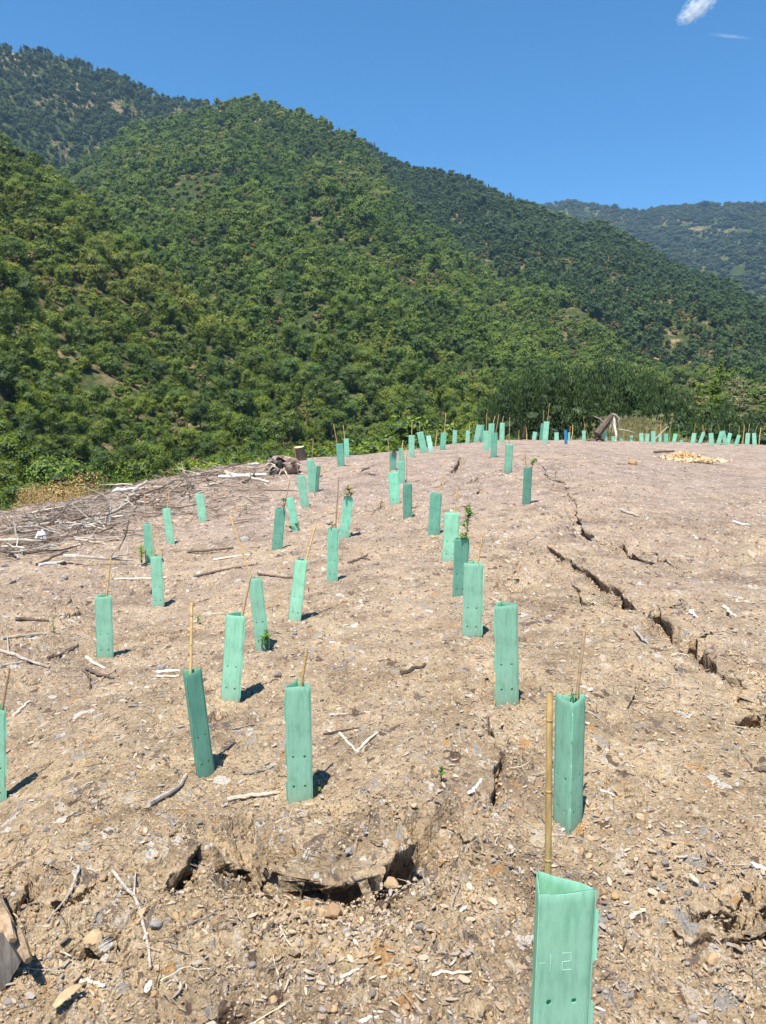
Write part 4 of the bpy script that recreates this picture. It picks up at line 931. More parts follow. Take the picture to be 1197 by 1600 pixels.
STK = [
 (175,1364,236,1514,7,'grey','long forked grey stick lying in the rubble at lower left',(3,213,1382)),
 (124,1358,74,1442,5,'grey','grey twig leaning into the small crack at lower left',None),
 (233,1262,292,1216,10,'grey','thick weathered grey stick left of the large slotted guard',None),
 (355,1253,436,1242,8,'pale','pale splintered stick left of the foot of the large slotted guard',None),
 (377,1212,428,1199,6,'grey','short grey stick above the pale splintered stick',None),
 (245,1052,282,1050,5,'white','whitish stick touching the V topped guard, upper one',None),(246,1058,280,1058,4,'pale','whitish stick touching the V topped guard, lower one',None),
 (200,1108,238,1111,4,'grey','small grey stick left of the V topped guard',None),
 (142,1074,182,1050,4,'grey','slanting grey twig below the upright left guard',None),(129,1048,139,1080,4,'brown','short dark twig standing near the slanting grey twig',None),
 (135,1048,178,1062,7,'brown','broken dark branch at the foot of the upright left guard',None),(137,1030,165,1046,6,'pale','pale curved bark strip just below the upright left guard',None),
 (0,1018,76,1045,6,'grey','curved grey branch with a fork at the left edge',(2,12,998)),(2,1001,72,992,6,'pale','pale straight stick above the curved grey branch',None),
 (76,1031,124,1010,5,'brown','dark stick right of the curved grey branch',None),(0,1046,42,1036,5,'grey','grey stick below the curved branch at the left edge',None),
 (22,1120,46,1097,5,'pale','tan stick right of the cut off guard',None),(24,970,75,972,6,'brown','dark short stick left of the upright left guard',None),
 (292,864,366,857,5,'brown','dark straight stick right of the left leaning creased guard',None),(304,902,398,884,4,'brown','long thin dark stick behind the yellow cane',None),
 (334,876,392,868,3,'pale','thin pale stick above the long dark stick',None),(411,768,463,768,3,'brown','thin dark stick lying below the root mound',None),
 (404,898,462,905,4,'brown','thin dark stick between the two leaning guards left of centre',None),
 (545,882,575,868,4,'brown','forked twig right of the slim pale guard',(5,578,876)),
 (626,1055,664,1041,8,'brown','dark charred chunk of branch in the middle of the slope',None),
 (940,1237,960,1246,4,'white','short whitish stick at the tip of the guard shadow',None),(1145,817,1173,823,4,'white','lone white stick on the bare right plateau',None),
 (970,798,996,828,6,'grey','grey stick fallen across the right plateau crack',None),(1022,708,1052,706,4,'brown','dark bark strip left of the wood shavings',None),
 (532,1532,562,1520,7,'pale','pale split stick at the bottom, left of centre',None),(672,1528,738,1522,6,'pale','pale flat stick at the bottom left of the nearest guard',None),
 (1048,1408,1120,1426,4,'grey','thin grey twig in the rubble right of the nearest guard',(4,1092,1440)),(983,1436,1010,1424,9,'pale','stubby pale stick right of the nearest guard',None),
 (86,1582,98,1530,9,'grey','stubby grey stick at the bottom left corner',None),(124,1538,164,1543,8,'pale','pale stick by the tan curled leaf at bottom left',None),
 (290,1452,348,1432,4,'grey','thin twig in the rubble below the crack',None),(560,1600,592,1590,7,'white','white stick with dark end at the bottom centre',None),
 (505,1150,560,1140,4,'brown','thin dark twig right of the large slotted guard, upper one',None),(516,1120,545,1116,5,'grey','small grey twig right of the large slotted guard',None),
 (530,1148,560,1178,5,'pale','pale twig of the crossed twigs below centre',None),(556,1178,590,1146,5,'pale','second twig of the crossed twigs below centre',None),
 (1130,950,1148,966,6,'pale','pale chip stick near the right picture edge crack',None),(1080,958,1088,966,5,'white','small white splinter beside the large crack',None),
 (990,982,1012,1008,5,'grey','grey twig in the middle of the right slope',None),(1180,1205,1197,1210,9,'brown','dark stick end at the right picture edge',None),
 (300,1005,325,1010,3,'pale','thin pale straw right of the upright left guard',None),(735,1240,755,1222,6,'white','whitish chip stick beside the small vertical crack',None),
 (1175,1355,1197,1360,9,'white','white stick end at the right picture edge, lower one',None),(180,906,260,904,3,'pale','long thin pale straw by the leaning cane guard',None),
]
for x1, y1, x2, y2, w, m, lb, fk in STK: stick(x1, y1, x2, y2, w, m, lb, fork=fk)
LOGS = [(342,748,418,744,7,'white','upper long white fallen log at the brush edge'),(352,741,422,757,6,'pale','lower crossing pale log at the brush edge'),(389,728,406,712,5,'white','short white branch stub poking up by the root mound'),
 (178,764,216,768,9,'white','white barked log lying at the far edge of the brush pile'),(196,790,228,754,7,'grey','grey log slanting up the edge of the brush pile'),(148,816,200,786,5,'grey','long grey branch below the slanting log'),
 (105,829,156,819,5,'white','whitish branch in the middle of the brush pile'),(62,886,100,880,6,'white','white branch with dark burnt end at the front of the brush pile'),(182,842,196,868,4,'grey','grey branch at the right side of the brush pile'),
 (60,884,106,862,5,'brown','dark branch above the burnt ended white one'),(12,866,30,876,6,'grey','grey stub at the left edge of the brush pile'),(20,850,60,846,4,'grey','grey branch left of the white sack'),
 (276,742,300,722,4,'grey','grey branch tips poking up above the crest at left'),(320,762,350,755,5,'pale','short pale branch under the long white log'),(380,757,398,741,5,'brown','dark bent branch against the white logs')]
for x1, y1, x2, y2, w, m, lb in LOGS: stick(x1, y1, x2, y2, w, m, lb, 'fallen_branch', 'branch', bend=.03)
def upright(px, py, px2, py2, wpx, mat, label, name='branch', cat='branch'):
    p = hit(px, py); v = ray(px2, py2); T = CAM+v*(p[1]/v[1]); d = (p-CAM)@FW; r_ = wpx*d/F_PX/2; P0 = Vector(p)-Vector((0, 0, .05)); T = Vector(T)
    m_ = P0.lerp(T, .5)+Vector((rnd.uniform(-1, 1), rnd.uniform(-1, 1), 0))*r_*2
    v_, f_ = tube([Vector((0, 0, 0)), m_-P0, T-P0], [r_, r_*.85, r_*.6], 7, True, .1, 2); o = mk(name, v_, f_, M[mat]); o.location = P0; return tag(o, label, cat)
upright(171, 822, 174, 782, 3, 'white', 'thin white stick standing upright in the brush pile')
upright(168, 826, 166, 806, 2.5, 'pale', 'shorter pale stick standing beside the white upright one')
upright(183, 860, 202, 812, 3, 'brown', 'dark thin branch leaning up at the right of the brush pile')
upright(202, 872, 201, 852, 3, 'white', 'small white stub standing right of the brush pile')
upright(776, 918, 777, 893, 5, 'tan', 'short tan stake stub in the eroded hole right of the guards', 'stake_stub', 'stake')
for px, py, px2, py2, lb in [(680,700,683,672,'thin bare cane between the glare painted guard and its neighbour'),(823,686,822,668,'lone thin cane on the far crest'),(811,688,811,672,'lone short cane on the far crest'),
   (892,690,895,664,'thin bare cane just right of the blue guard'),(1031,690,1032,662,'bare cane in the far row behind the squeezed guard'),(1160,690,1163,664,'bare cane in the far row right of the lone leaning guard'),(1046,690,1047,668,'bare cane behind the broad bright guard'),(1096,690,1098,664,'bare cane near the strongly leaning far guard'),(1186,694,1189,668,'bare cane at the right end of the far row')]:
    upright(px, py, px2, py2, 1.6, 'cane', lb, 'bare_cane', 'cane')
# brush pile: random weathered branches, each its own object, sharing meshes
BM = []
for i in range(14):
    q = random.Random(i+77); n = 7; pts = []; p = Vector((0, 0, 0)); d = Vector((1, 0, 0))
    for j in range(n): pts.append(p.copy()); d = (d+Vector((0, q.gauss(0, .16), q.gauss(0, .10)))).normalized(); p = p+d/n
    parts = [tube(pts, [.019*(1-.09*j)*q.uniform(.8, 1.2) for j in range(n)], 6, True, .15, i)]
    for j in range(q.randrange(0, 4)):
        k_ = q.randrange(2, 6); b_ = pts[k_]; e = b_+Vector((q.uniform(.05, .25), q.uniform(-.25, .25), q.uniform(-.02, .16))); parts.append(tube([b_, (b_+e)/2+Vector((0, 0, .02)), e], [.012, .009, .005], 5, True, .1, j))
    v, f, _ = merge(parts)
    BM.append({m: tmesh('fallen_branch', (v, f), [M[m]]) for m in ('grey', 'brown', 'pale')})
def brushpt():
    while True:
        px = rnd.triangular(-10, 450, 60); top = np.interp(px, [0, 90, 180, 300, 430], [812, 796, 770, 745, 722]); py = top+abs(rnd.gauss(0, 1))*np.interp(px, [0, 200, 300, 450], [42, 32, 14, 10])
        if py < 905: return px, py+1
nb = 0
for i in range(290):
    px, py = brushpt(); p = hit(px, py)
    if np.hypot(p[0], p[1]) > 26: continue
    m = rnd.choices(['grey', 'brown', 'pale'], [.52, .37, .11])[0]; o = link('fallen_branch', rnd.choice(BM)[m]); L = rnd.uniform(.25, 1.2)
    o.location = (p[0], p[1], p[2]+rnd.uniform(.0, .12)); o.rotation_euler = (rnd.uniform(0, 6.28), rnd.gauss(0, .16), rnd.choice([0, math.pi])+rnd.gauss(0, .6)); t_ = rnd.uniform(.6, 1.5); o.scale = (L, L*.8*t_, L*.8*t_)
    lb = {'grey': 'weathered grey branch tangled in the brush pile', 'brown': 'dark brown branch tangled in the brush pile', 'pale': 'pale bleached branch tangled in the brush pile'}[m]
    side = ' at the far left' if px < 130 else (' beside the leaning guards' if px < 270 else ' along the crest near the white logs')
    tag(o, lb+side, 'branch', m+' branches of the brush pile'+side)
# medium sticks scattered over the slope
for i in range(150):
    px = rnd.uniform(0, 1197); py = 720+860*rnd.random()**1.0; p = hit(px, py); d = (p-CAM)@FW
    if d > 22: continue
    m = rnd.choices(['grey', 'brown', 'pale'], [.4, .25, .35])[0]; o = link('small_stick', rnd.choice(BM)[m]); L = rnd.uniform(.05, .17)*(1+d*.08)
    o.location = (p[0], p[1], p[2]+.004); o.rotation_euler = (rnd.uniform(0, 6.28), rnd.gauss(0, .06), rnd.uniform(0, 6.28)); o.scale = (L, L*rnd.uniform(.6, 1.3), L*.8)
    zone = 'in the near foreground' if py > 1280 else ('on the left half of the slope' if px < 600 else 'on the right half of the slope')
    tag(o, f'small {dict(grey="grey", brown="dark", pale="pale")[m]} stick lying loose {zone}', 'stick', f'small {m} sticks {zone}')
# stones
RM = [rock_mesh(i+3, .7) for i in range(6)]
STN = {m: [tmesh('stone', rm, [M[m]]) for rm in RM] for m in ('stone', 'ochre', 'clod')}
def stone(px, py, wpx, m, label, group=None, flat=1.0, name='stone', cat='stone'):
    p = hit(px, py); d = (p-CAM)@FW; r_ = wpx*d/F_PX/2; o = link(name, rnd.choice(STN[m])); o.location = (p[0], p[1], p[2]+r_*.25); o.scale = (r_, r_*rnd.uniform(.7, 1.0), r_*flat*(1.5 if wpx == 15 and px == 988 else 1)); o.rotation_euler = (rnd.gauss(0, .2), rnd.gauss(0, .2), rnd.uniform(0, 6.28)); return tag(o, label, cat, group)
for a in [(988,726,15,'clod','lone squarish brown stone on the bare right plateau'),(20,911,14,'stone','dark grey stone at the left edge of the litter'),(101,905,15,'stone','grey stone above the two dark burrow holes'),(8,885,12,'stone','dark stone at the left edge by the brush pile'),
  (252,1046,17,'stone','dark rounded stone beside the V topped guard'),(382,846,16,'stone','grey stone behind the slanting yellow cane'),(343,785,9,'stone','small grey stone right of the small guard by the logs'),(279,797,10,'stone','pale stone above the left leaning creased guard'),
  (434,1057,15,'stone','dark stone right of the left leaning cane guard'),(143,841,12,'stone','round grey stone in the brush litter'),(240,929,13,'char_shade','black charred lump beside the dark stick guard') ,(99,884,11,'char_shade','black lump at the end of the white burnt branch'),
  (223,1428,22,'ochre','orange stone under the long forked stick'),(148,1470,34,'ochre','large ochre clod at lower left rubble'),(276,1435,20,'ochre','orange brown stone right of the forked stick'),(276,1455,15,'ochre','small yellow stone below the orange brown one'),(308,1432,17,'ochre','yellowish stone at the edge of the dark hollow'),
  (1115,1502,26,'ochre','split stone with orange face at lower right'),(1140,1520,14,'ochre','small orange stone right of the split orange faced stone'),(15,1568,20,'stone','bluish grey stone in the bottom left corner'),(655,1450,15,'stone','pale stone in the rubble below the big hole'),(652,1488,14,'ochre','round reddish pebble at the bottom centre'),
  (742,1274,12,'clod','pale clod left of the second guard'),(1000,1280,16,'clod','pale round clod right of the second guard'),(960,1403,17,'ochre','yellow clod right of the nearest guard'),(400,1480,14,'ochre','reddish stone at the lower left of centre'),
  (933,1480,12,'stone','white pebble right of the nearest guard edge'),(900,1005,10,'stone','dark stone at the middle of the right slope'),(970,1000,10,'clod','tan clod near the large crack'),(285,1342,13,'stone','grey pebble on the lip of the long crack'),(75,1404,11,'clod','white pebble above the cut log'),
  (245,1450,24,'stone','flat grey stone by the forked stick'),(505,1430,24,'clod','crumbled earth clod below the big hole'),(610,1385,28,'clod','large dark clod at the right end of the big hole'),(520,1432,36,'clod','big yellow earth clod fallen at the mouth of the big hole')]:
    m = a[3]
    if m == 'char_shade':
        STN.setdefault('char_shade', [tmesh('stone', RM[0], [M['char_shade']])])
    stone(*a[:3], m, a[4], name='charred_lump' if m == 'char_shade' else ('earth_clod' if m == 'clod' else 'stone'), cat='charred wood' if m == 'char_shade' else ('clod' if m == 'clod' else 'stone'))
for i in range(170):
    px = rnd.uniform(0, 1197); py = rnd.choice([rnd.uniform(1290, 1600), rnd.uniform(800, 1600)]); m = rnd.choices(['stone', 'ochre', 'clod'], [.3, .15, .55])[0]
    zone = 'in the near foreground' if py > 1280 else ('on the left half of the slope' if px < 600 else 'on the right half of the slope')
    if py < 1280 and rnd.random() < .3: continue
    stone(px, py, rnd.uniform(7, 17)*(1 if py > 1200 else .7), m, f'small {dict(stone="grey stone", ochre="orange stone", clod="tan earth clod")[m]} lying {zone}', f'small {m} pieces {zone}', name='earth_clod' if m == 'clod' else 'stone', cat='clod' if m == 'clod' else 'stone')
# cut stump on the crest, root mound, cut log at the left edge, fallen trunk
p = hit(470, 708); d = (p-CAM)@FW; r0 = 8.3*d/F_PX; hh = 21*d/F_PX
st = empty('tree_stump', Vector(p)-Vector((0, 0, .08))); st.rotation_euler = (R(7), R(-6), 0)
q = random.Random(5); ring = lambda r_, z, j: [Vector((math.cos(a)*r_*(1+j*math.sin(3*a+1)+j*.6*math.sin(7*a)), math.sin(a)*r_*(1+j*math.sin(3*a+1)), z)) for a in [2*math.pi*k_/20 for k_ in range(20)]]
V = []; F = []
for z, r_ in ((-.05, r0*1.45), (.06, r0*1.2), (hh*.5, r0*1.03), (hh, r0), (hh+.07, r0*.98)): V += ring(r_, z, .05)
for i in range(4):
    for k_ in range(20): F.append((i*20+k_, i*20+(k_+1) % 20, (i+1)*20+(k_+1) % 20, (i+1)*20+k_))
mk('bark', V, F, M['bark'], st, True)
V = ring(r0*.97, hh+.072, .05)+[Vector((0, 0, hh+.078))]; mk('cut_face', V, [(k_, (k_+1) % 20, 20) for k_ in range(20)], M['tan'], st)
tag(st, 'small cut tree stump with pale sawn top on the left crest', 'stump')
p = hit(442, 740); d = (p-CAM)@FW; rm = empty('root_mound', Vector(p)); s_ = 22*d/F_PX
v, f = blob((0, .1, s_*.5), (s_*1.2, s_*.8, s_*.75), ICO3, .13, 9); 
vv = []
for a in v:
    dxx = a.x+s_*.25; dzz = a.z-s_*.55
    if a.y < .1 and dxx*dxx/(s_*.33)**2+dzz*dzz/(s_*.5)**2 < 1: a = a+Vector((0, s_*.75, 0))
    vv.append(a)
mk('earth', vv, f, M['soil'], rm, False)
for i in range(16):
    q = random.Random(i+40); a = q.uniform(2.2, 6.6); b0_ = Vector((math.cos(a)*s_*.5, -s_*.25, s_*.6+math.sin(a)*s_*.3)); d_ = Vector((math.cos(a)*1.0, q.uniform(-.7, .1), math.sin(a)*.5+.2)).normalized()*s_*q.uniform(.6, 1.3)
    v, f = tube([b0_, b0_+d_*.5+Vector((0, 0, q.uniform(-.05, .08))), b0_+d_+Vector((0, 0, -q.uniform(0, .2)*s_))], [s_*.07, s_*.05, s_*.02], 6, True, .2, i); mk('root', v, f, M[q.choice(['grey', 'brown', 'pale'])], rm)
v, f = blob((-s_*.25, -.02+s_*.1, s_*.55), (s_*.30, s_*.25, s_*.46), ICO2, .1, 4); mk('hollow_shade', v, f, M['char_shade'], rm)  # black blob stands in for the shade inside the hole
tag(rm, 'upturned root mound with a hollow blackened for shade below the cut stump', 'root mound')
p = hit(563, 738); d = (p-CAM)@FW; s_ = 13*d/F_PX; rt = empty('root_tangle', Vector(p))
for i in range(22):
    q = random.Random(i+90); a = q.uniform(0, 6.28); d_ = Vector((math.cos(a)*1.4, math.sin(a), q.uniform(-.1, .6)))*s_*q.uniform(.4, 1)
    v, f = tube([Vector((0, 0, .0)), d_*.5+Vector((0, 0, .04)), d_], [s_*.08, s_*.06, s_*.02], 5, True, .2, i); mk('root', v, f, M[q.choice(['brown', 'brown', 'pale'])], rt)
tag(rt, 'dark tangle of torn roots right of the forked cane guard', 'root tangle')
# cut log at the lower left edge
A = Vector(hit(-40, 1500)); d = A.y; r_ = .118
o_ = empty('cut_log', A+Vector((-.01, .0, .07))); q = random.Random(3); V = []; F = []; ax1 = Vector((.62, -.78, .06)).normalized()
ss = [-.30, -.1, .02, .10, .16, .185]; rr1 = [1, 1, .98, .97, .96, .95]
u_ = ax1.cross(Vector((0, 0, 1))).normalized(); w_ = u_.cross(ax1)
for s_, k_ in zip(ss, rr1):
    for j in range(28):
        a = 2*math.pi*j/28; rr2 = r_*k_*(1+.05*math.sin(3*a)+.035*math.sin(11*a+s_*9)+.03*q.uniform(-1, 1)); V.append(ax1*s_+(u_*math.cos(a)+w_*math.sin(a)*.92)*rr2)
for i in range(len(ss)-1):
    for j in range(28): F.append((i*28+j, i*28+(j+1) % 28, (i+1)*28+(j+1) % 28, (i+1)*28+j))
mk('trunk', V, F, M['logwood'], o_, False)
V2 = [V[(len(ss)-1)*28+j] for j in range(28)]+[ax1*.187]; mk('cut_face', V2, [(j, (j+1) % 28, 28) for j in range(28)], M['grey'], o_)
for k_ in range(3):
    a = 1.9+k_*.5; b_ = ax1*(.02+.05*k_)+(u_*math.cos(a)+w_*math.sin(a))*r_*.95; v, f = tube([b_, b_+ax1*.08+Vector((0, 0, .012)), b_+ax1*.16], [.022, .018, .010], 6, True, .25, k_); mk('splinter', v, f, M['logwood'], o_)
tag(o_, 'thick weathered log end cut off by the left picture edge near the bottom', 'log')
# curled tan leaf by the log
p = hit(113, 1566); V = []; F = []
for i in range(7):
    t = i/6; w = .016*math.sin(math.pi*min(1, .08+t*.95))**.8+.0005; c_ = Vector((-.03+.05*t, .055*(t-.5)*2*.8, .012+.012*math.sin(t*3.1)))
    V += [c_+Vector((-w, .004, .008)), c_, c_+Vector((w, -.004, .008))]
for i in range(6):
    for k_ in range(2): a = i*3+k_; F.append((a, a+1, a+4, a+3))
lf = mk('fallen_leaf', V, F, M['tan'], None, True); lf.location = p; tag(lf, 'curled tan dead leaf at the bottom left', 'leaf'); md = lf.modifiers.new('t', 'SOLIDIFY'); md.thickness = .001
# crumpled white sack in the brush
p = hit(66, 846); d = (p-CAM)@FW; s_ = 11*d/F_PX; v, f = blob((0, 0, s_*.6), (s_*.9, s_*.5, s_*1.1), ICO2, .33, 21); o = mk('plastic_sack', v, f, M['sack']); o.location = p; tag(o, 'crumpled white plastic sack caught in the brush pile', 'sack')
# leaning dead trunk on the right
A = Vector(hit(925, 689)); dd = (np.array(A)-CAM)@FW
tp = lambda px, py, k_=1.0: Vector(at(px, py, dd*k_))-A
o = empty('fallen_tree', A); k0 = dd/F_PX
def limb(nm, pts, rs, mat, ns=8, par=None): v, f = tube(pts, rs, ns, True, .14, len(pts)); return mk(nm, v, f, M[mat], par or o)
limb('trunk', [tp(926, 691)-Vector((0, 0, .1)), tp(933, 678), tp(944, 665), tp(952, 654), tp(957, 648)], [k0*9, k0*6.5, k0*5, k0*4, k0*3], 'bark', 10)
limb('limb', [tp(956, 648), tp(962, 649), tp(967, 655), tp(966, 662)], [k0*2.6, k0*2.2, k0*1.8, k0*1], 'grey')
limb('limb', [tp(944, 661), tp(936, 654), tp(927, 650)], [k0*1.4, k0*1.0, k0*.6], 'grey')
limb('limb', [tp(958, 650), tp(960, 664), tp(963, 680, .99), tp(962, 690, .99)], [k0*1.8, k0*1.6, k0*1.5, k0*1.3], 'pale')
for i in range(14):
    x = 950+i*1.2; limb('hanging_bark', [tp(x, 654), tp(x+rnd.uniform(-2, 2), 664), tp(x+rnd.uniform(-3, 3), 668+rnd.uniform(0, 12))], [k0*.6, k0*.5, k0*.2], rnd.choice(['bark', 'pale', 'brown']), 4)
limb('root', [tp(930, 686), tp(938, 684), tp(946, 692)], [k0*4, k0*3, k0*1.5], 'brown'); limb('root', [tp(926, 688), tp(918, 688), tp(912, 692)], [k0*3, k0*2, k0*1], 'brown')
tag(o, 'leaning dead tree trunk with peeling bark at the far right plateau edge', 'dead trunk')
for a, lb in [([(956, 667), (966, 671), (980, 673), (992, 676)], 'dead branch reaching right from the leaning trunk'), ([(1020, 690), (1030, 680), (1042, 668), (1045, 667)], 'thin dead branch leaning in the dry brush')]:
    P_ = [tp(x, y, 1.01) for x, y in a]; P0 = P_[0]; v, f = tube([q_-P0 for q_ in P_], [k0*1.5, k0*1.2, k0*.9, k0*.5], 5, True, .1, 3); ob = mk('dead_branch', v, f, M['grey']); ob.location = A+P0; tag(ob, lb, 'branch')
def stalks(name, px, py, wpx, hpx, n, d, label, mat='straw', seed=0, group=None):
    q = random.Random(seed); p = at(px, py, d); z0 = float(terrain(p[0], p[1])); W_ = wpx*d/F_PX; H_ = hpx*d/F_PX; V = []; F = []
    for i in range(n):
        x = q.gauss(0, W_*.4); y = q.gauss(0, W_*.3); h = H_*q.uniform(.5, 1.05); lx = q.gauss(0, .18)*h; w = H_*.016
        for s2 in range(3):
            a = q.uniform(0, 3.14); t = q.uniform(.3, 1)
            bx_ = Vector((x+lx*t*.8, y, h*t)); c_ = Vector((math.cos(a), math.sin(a), 0)); o2 = len(V); l = H_*q.uniform(.05, .12)
            V += [bx_-c_*l, bx_+Vector((0, 0, -l*.5)), bx_+c_*l, bx_+Vector((0, 0, l*.8))]; F.append((o2, o2+1, o2+2, o2+3))
        o2 = len(V); V += [Vector((x-w, y, -.1)), Vector((x+w, y, -.1)), Vector((x+lx+w*.4, y, h)), Vector((x+lx-w*.4, y, h))]; F.append((o2, o2+1, o2+2, o2+3))
    o = mk(name, V, F, M[mat]); o.location = (p[0], p[1], z0); return tag(o, label, 'grass clump' if mat == 'straw' else 'weed', group)
stalks('dry_brush', 992, 690, 62, 40, 190, 38, 'pale dry brush clump right of the leaning dead trunk', seed=1)
stalks('dry_brush', 908, 690, 22, 16, 60, 38, 'low yellowish brush left of the leaning dead trunk', seed=2)
stalks('dry_brush', 975, 690, 30, 26, 80, 37.5, 'shorter dry brush hugging the leaning dead trunk', seed=3)
for i, px in enumerate(np.arange(1058, 1200, 13)):
    stalks('tall_grass', px, 680, 26, 46+rnd.uniform(-10, 12), 80, 44+rnd.uniform(-2, 5), 'tall straw coloured grass clump behind the right end of the far row', seed=10+i, group='tall grass behind the far row')
for i, px in enumerate(np.arange(700, 1060, 14)):
    stalks('tall_grass', px, 690, 20, 18+rnd.uniform(-6, 8), 50, (34 if px < 800 else 39), 'short weedy grass clump along the far plateau edge', seed=60+i, group='weedy grass along the far edge', mat='sprig' if i % 2 else 'straw')
# pile of wood shavings
p = hit(1068, 721); d = (p-CAM)@FW; k0 = d/F_PX; V = []; F = []; q = random.Random(8)
o = empty('shavings_heap', Vector(p))
v, f = blob((0, 0, .0), (k0*44, k0*30, k0*9), ICO3, .10, 5); mk('heap_core', v, f, M['tan'], o)
for i in range(1500):
    x = q.gauss(0, 22)*k0; y = q.gauss(0, 14)*k0; z = k0*10*math.exp(-(x/(26*k0))**2-(y/(22*k0))**2)+q.uniform(-.01, .03)+.02; a = q.uniform(0, 6.28); e = q.gauss(0, .5)
    d_ = Vector((math.cos(a), math.sin(a), e)).normalized()*q.uniform(.03, .13); w = Vector((-math.sin(a), math.cos(a), q.gauss(0, .4)))*q.uniform(.006, .025); c_ = Vector((x-q.uniform(0, .3)*0, y, z)); t_ = Vector((0, 0, .006)); o2 = len(V)
    V += [c_-d_-w, c_+d_-w, c_+d_*.9+w, c_-d_*.9+w, c_+t_]; F += [(o2, o2+1, o2+4), (o2+1, o2+2, o2+4), (o2+2, o2+3, o2+4), (o2+3, o2, o2+4), (o2+3, o2+2, o2+1, o2)]
tag(mk('shavings', V, F, M['tan'], o), kind='stuff'); tag(o, 'low heap of pale fresh wood shavings on the far right plateau', 'wood shavings')
# ------------------------------------------------------------ gravel, chips and twigs too many to count
def slab(l, w, t, seed):
    q = random.Random(seed); P_ = [(-l, -w*q.uniform(.3, 1)), (-l*.4, -w), (l*.5, -w*q.uniform(.7, 1)), (l, -w*.3), (l*q.uniform(.7, 1), w*.6), (-l*.2, w), (-l*q.uniform(.8, 1), w*.5)]
    V = [Vector((x, y, z+q.uniform(-.3, .3)*t)) for z in (0, t) for x, y in P_]; n = len(P_)
    return V, [tuple(range(n))[::-1], tuple(range(n, 2*n))]+[(i, (i+1) % n, n+(i+1) % n, n+i) for i in range(n)]
GS = [src_mesh('gravel_source', rock_mesh(i+30, .75, ICO), [M['gravel']]) for i in range(6)]
CS = [src_mesh('chip_source', slab(1, (.22, .35, .16, .5, .28)[i], .12, i), [M['chips']]) for i in range(5)]
TS = [src_mesh('twig_source', tube([(-1, 0, 0), (-.4, .08*k_, .03), (.3, -.06*k_, .02), (1, .05*k_, 0)], [.035, .03, .028, .015], 4, True, .1, k_), [M['twigs']]) for k_ in (1, -1, 2)]
def field(n, r0, r1, power=1.0, amin=-.53, amax=.53, seed=0):
    q = np.random.default_rng(seed); u = q.random(n); r = r0*(r1/r0)**(u**power); a = q.uniform(amin, amax, n); x = r*np.sin(a); y = r*np.cos(a); return x, y, r, q
def litter(name, srcs, n, r0, r1, s0, s1, grow, label, seed, keepf=None, tilt=.35, power=1.0, sink=.3, rough3=False):
    x, y, r, q = field(n, r0, r1, power, seed=seed)
    k = r < r_edge(np.arctan2(x, y))+1
    if keepf is not None: k &= keepf(x, y, r, q)
    x, y, r = x[k], y[k], r[k]; m = len(x); s = (s0+(s1-s0)*q.random(m)**3)*(1+grow*r)
    z = ground_z(x, y)+s*sink
    rot = np.stack([q.normal(0, tilt, m), q.normal(0, tilt*.6, m), q.uniform(0, 6.28, m)], 1) if not rough3 else q.uniform(0, 6.28, (m, 3))
    sc = np.stack([s, s*q.uniform(.7, 1.2, m), s*q.uniform(.7, 1.2, m)], 1)
    gn_scatter(name, srcs, np.stack([x, y, z], 1), rot, sc, q.integers(0, len(srcs), m), label)
clump = lambda x, y, r, q: (fbm(x*1.3, y*1.3, 3, 500)+.5+.25*(r < 3.2)) > q.random(len(x))*.9
litter('gravel', GS, 64000, 1.35, 14, .0013, .0062, .10, 'loose gravel and crumbs of dry earth', 1, clump, rough3=True, sink=.25)
litter('wood_chips', CS, 27000, 1.35, 20, .0025, .017, .08, 'scattered wood chips and bark slivers', 2, lambda x, y, r, q: (fbm(x*.8, y*.8, 3, 520)+.5+.12*(r > 4)) > q.random(len(x))*.85)
litter('straw_and_twigs', TS, 9000, 1.35, 24, .008, .042, .08, 'fine twigs and straw strewn over the soil', 3, lambda x, y, r, q: q.random(len(x)) < .4+.6*(x < -.1*y), tilt=.15)
litter('brush_litter', TS, 42000, 8, 24, .04, .26, .0, 'tangle of small twigs under the brush pile', 4, lambda x, y, r, q: (r > r_edge(np.arctan2(x, y))*(.62+.22*q.random(len(x)))) & (x < -.16*y), tilt=.3, sink=.15)
# rubble along the cracks
q = np.random.default_rng(9); xs = []; ys = []
for A_, B_ in segs:
    n = int(170*min(1, (math.hypot(A_[0]-B_[0], A_[1]-B_[1])/.3))*(A_[3]/.08)); t = q.random(n)
    xs.append(A_[0]+(B_[0]-A_[0])*t+q.normal(0, .05, n)+0); ys.append(A_[1]+(B_[1]-A_[1])*t-np.abs(q.normal(0, .12, n))-max(A_[2], .02)*1.15-.03)
xs = np.concatenate(xs); ys = np.concatenate(ys); m = len(xs); s = .002+.010*q.random(m)**3; s *= 1+.05*np.hypot(xs, ys)
gn_scatter('crack_rubble', GS, np.stack([xs, ys, ground_z(xs, ys)+s*.4], 1), q.uniform(0, 6.28, (m, 3)), np.stack([s, s*.8, s*.8], 1), q.integers(0, len(GS), m), 'crumbled earth rubble below the cracks')
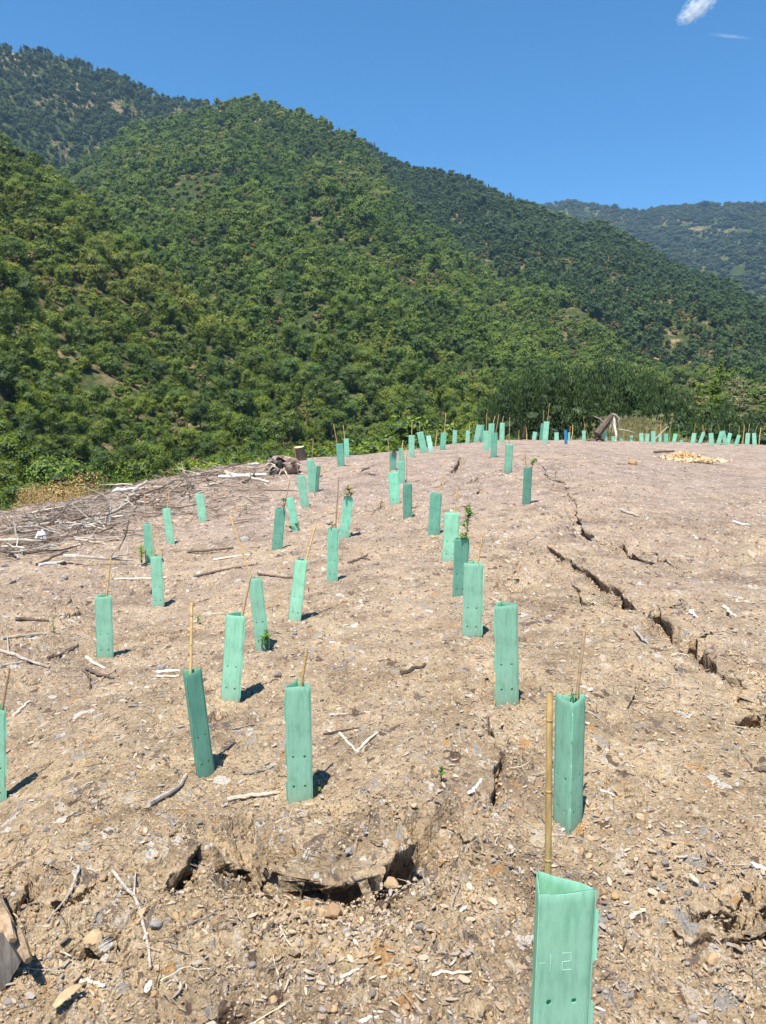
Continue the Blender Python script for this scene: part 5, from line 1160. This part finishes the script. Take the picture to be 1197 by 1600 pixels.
# ------------------------------------------------------------ haze and cloud
def boxv(x0, x1, y0, y1, z0, z1): return ([(x, y, z) for z in (z0, z1) for x, y in ((x0, y0), (x1, y0), (x1, y1), (x0, y1))], [(3, 2, 1, 0), (4, 5, 6, 7), (0, 1, 5, 4), (1, 2, 6, 5), (2, 3, 7, 6), (3, 0, 4, 7)])
if HAZE > 0:
    hm = bpy.data.materials.new('haze'); hm.use_nodes = True; t = hm.node_tree; t.nodes.remove(t.nodes['Principled BSDF'])
    pv = t.nodes.new('ShaderNodeVolumePrincipled'); pv.inputs['Density'].default_value = HAZE; pv.inputs['Color'].default_value = (.42, .66, 1, 1); pv.inputs['Anisotropy'].default_value = .2
    t.links.new(pv.outputs[0], t.nodes['Material Output'].inputs['Volume'])
    zlo = min(float(Z2.min()), -30)-8; zhi = float(Z2[:, :].max())+40
    o = mk('haze', *boxv(-4300, 4300, -60, 4300, zlo, zhi), hm); tag(o, 'thin blue summer haze filling the valley', kind='stuff')

cm_ = bpy.data.materials.new('cloud'); cm_.use_nodes = True; t = cm_.node_tree; t.nodes.remove(t.nodes['Principled BSDF'])
pv = t.nodes.new('ShaderNodeVolumePrincipled'); pv.inputs['Color'].default_value = (1, 1, 1, 1); pv.inputs['Anisotropy'].default_value = .1
tc = t.nodes.new('ShaderNodeTexCoord'); nz = t.nodes.new('ShaderNodeTexNoise'); nz.inputs['Scale'].default_value = 3.4; nz.inputs['Detail'].default_value = 5; nz.inputs['Roughness'].default_value = .62
mr = t.nodes.new('ShaderNodeMapRange'); ln = t.nodes.new('ShaderNodeVectorMath'); ln.operation = 'LENGTH'; ma = t.nodes.new('ShaderNodeMath'); ma.operation = 'MULTIPLY_ADD'
L_ = t.links.new; L_(tc.outputs['Object'], nz.inputs['Vector']); L_(tc.outputs['Object'], ln.inputs[0]); L_(ln.outputs['Value'], ma.inputs[0]); ma.inputs[1].default_value = -.62; mb = t.nodes.new('ShaderNodeMath'); mb.operation = 'MULTIPLY_ADD'; L_(nz.outputs[0], mb.inputs[0]); mb.inputs[1].default_value = 2.4; mb.inputs[2].default_value = -.78; L_(mb.outputs[0], ma.inputs[2])
L_(ma.outputs[0], mr.inputs[0]); mr.inputs[1].default_value = .0; mr.inputs[2].default_value = .30; mr.inputs[3].default_value = 0; mr.inputs[4].default_value = .022; L_(mr.outputs[0], pv.inputs['Density']); L_(pv.outputs[0], t.nodes['Material Output'].inputs['Volume'])
for px, py, w_, h_, rz_, lb in [(1094, 8, 44, 19, -38, 'small bright white cloud at the top right of the sky'), (1078, 24, 24, 11, -10, 'lower left tail of the small white cloud'), (1140, 57, 40, 3.2, 6, 'faint thin wisp below the small white cloud')]:
    v, f = blob((0, 0, 0), (1, 1, 1), ICO3, 0, 1); o = mk('cloud', v, f, cm_); D_ = 4200; k_ = D_/F_PX; o.location = at(px, py, D_); o.scale = (w_*k_, h_*k_*1.3, h_*k_); o.rotation_euler = (0, R(rz_), 0); tag(o, lb, 'cloud')
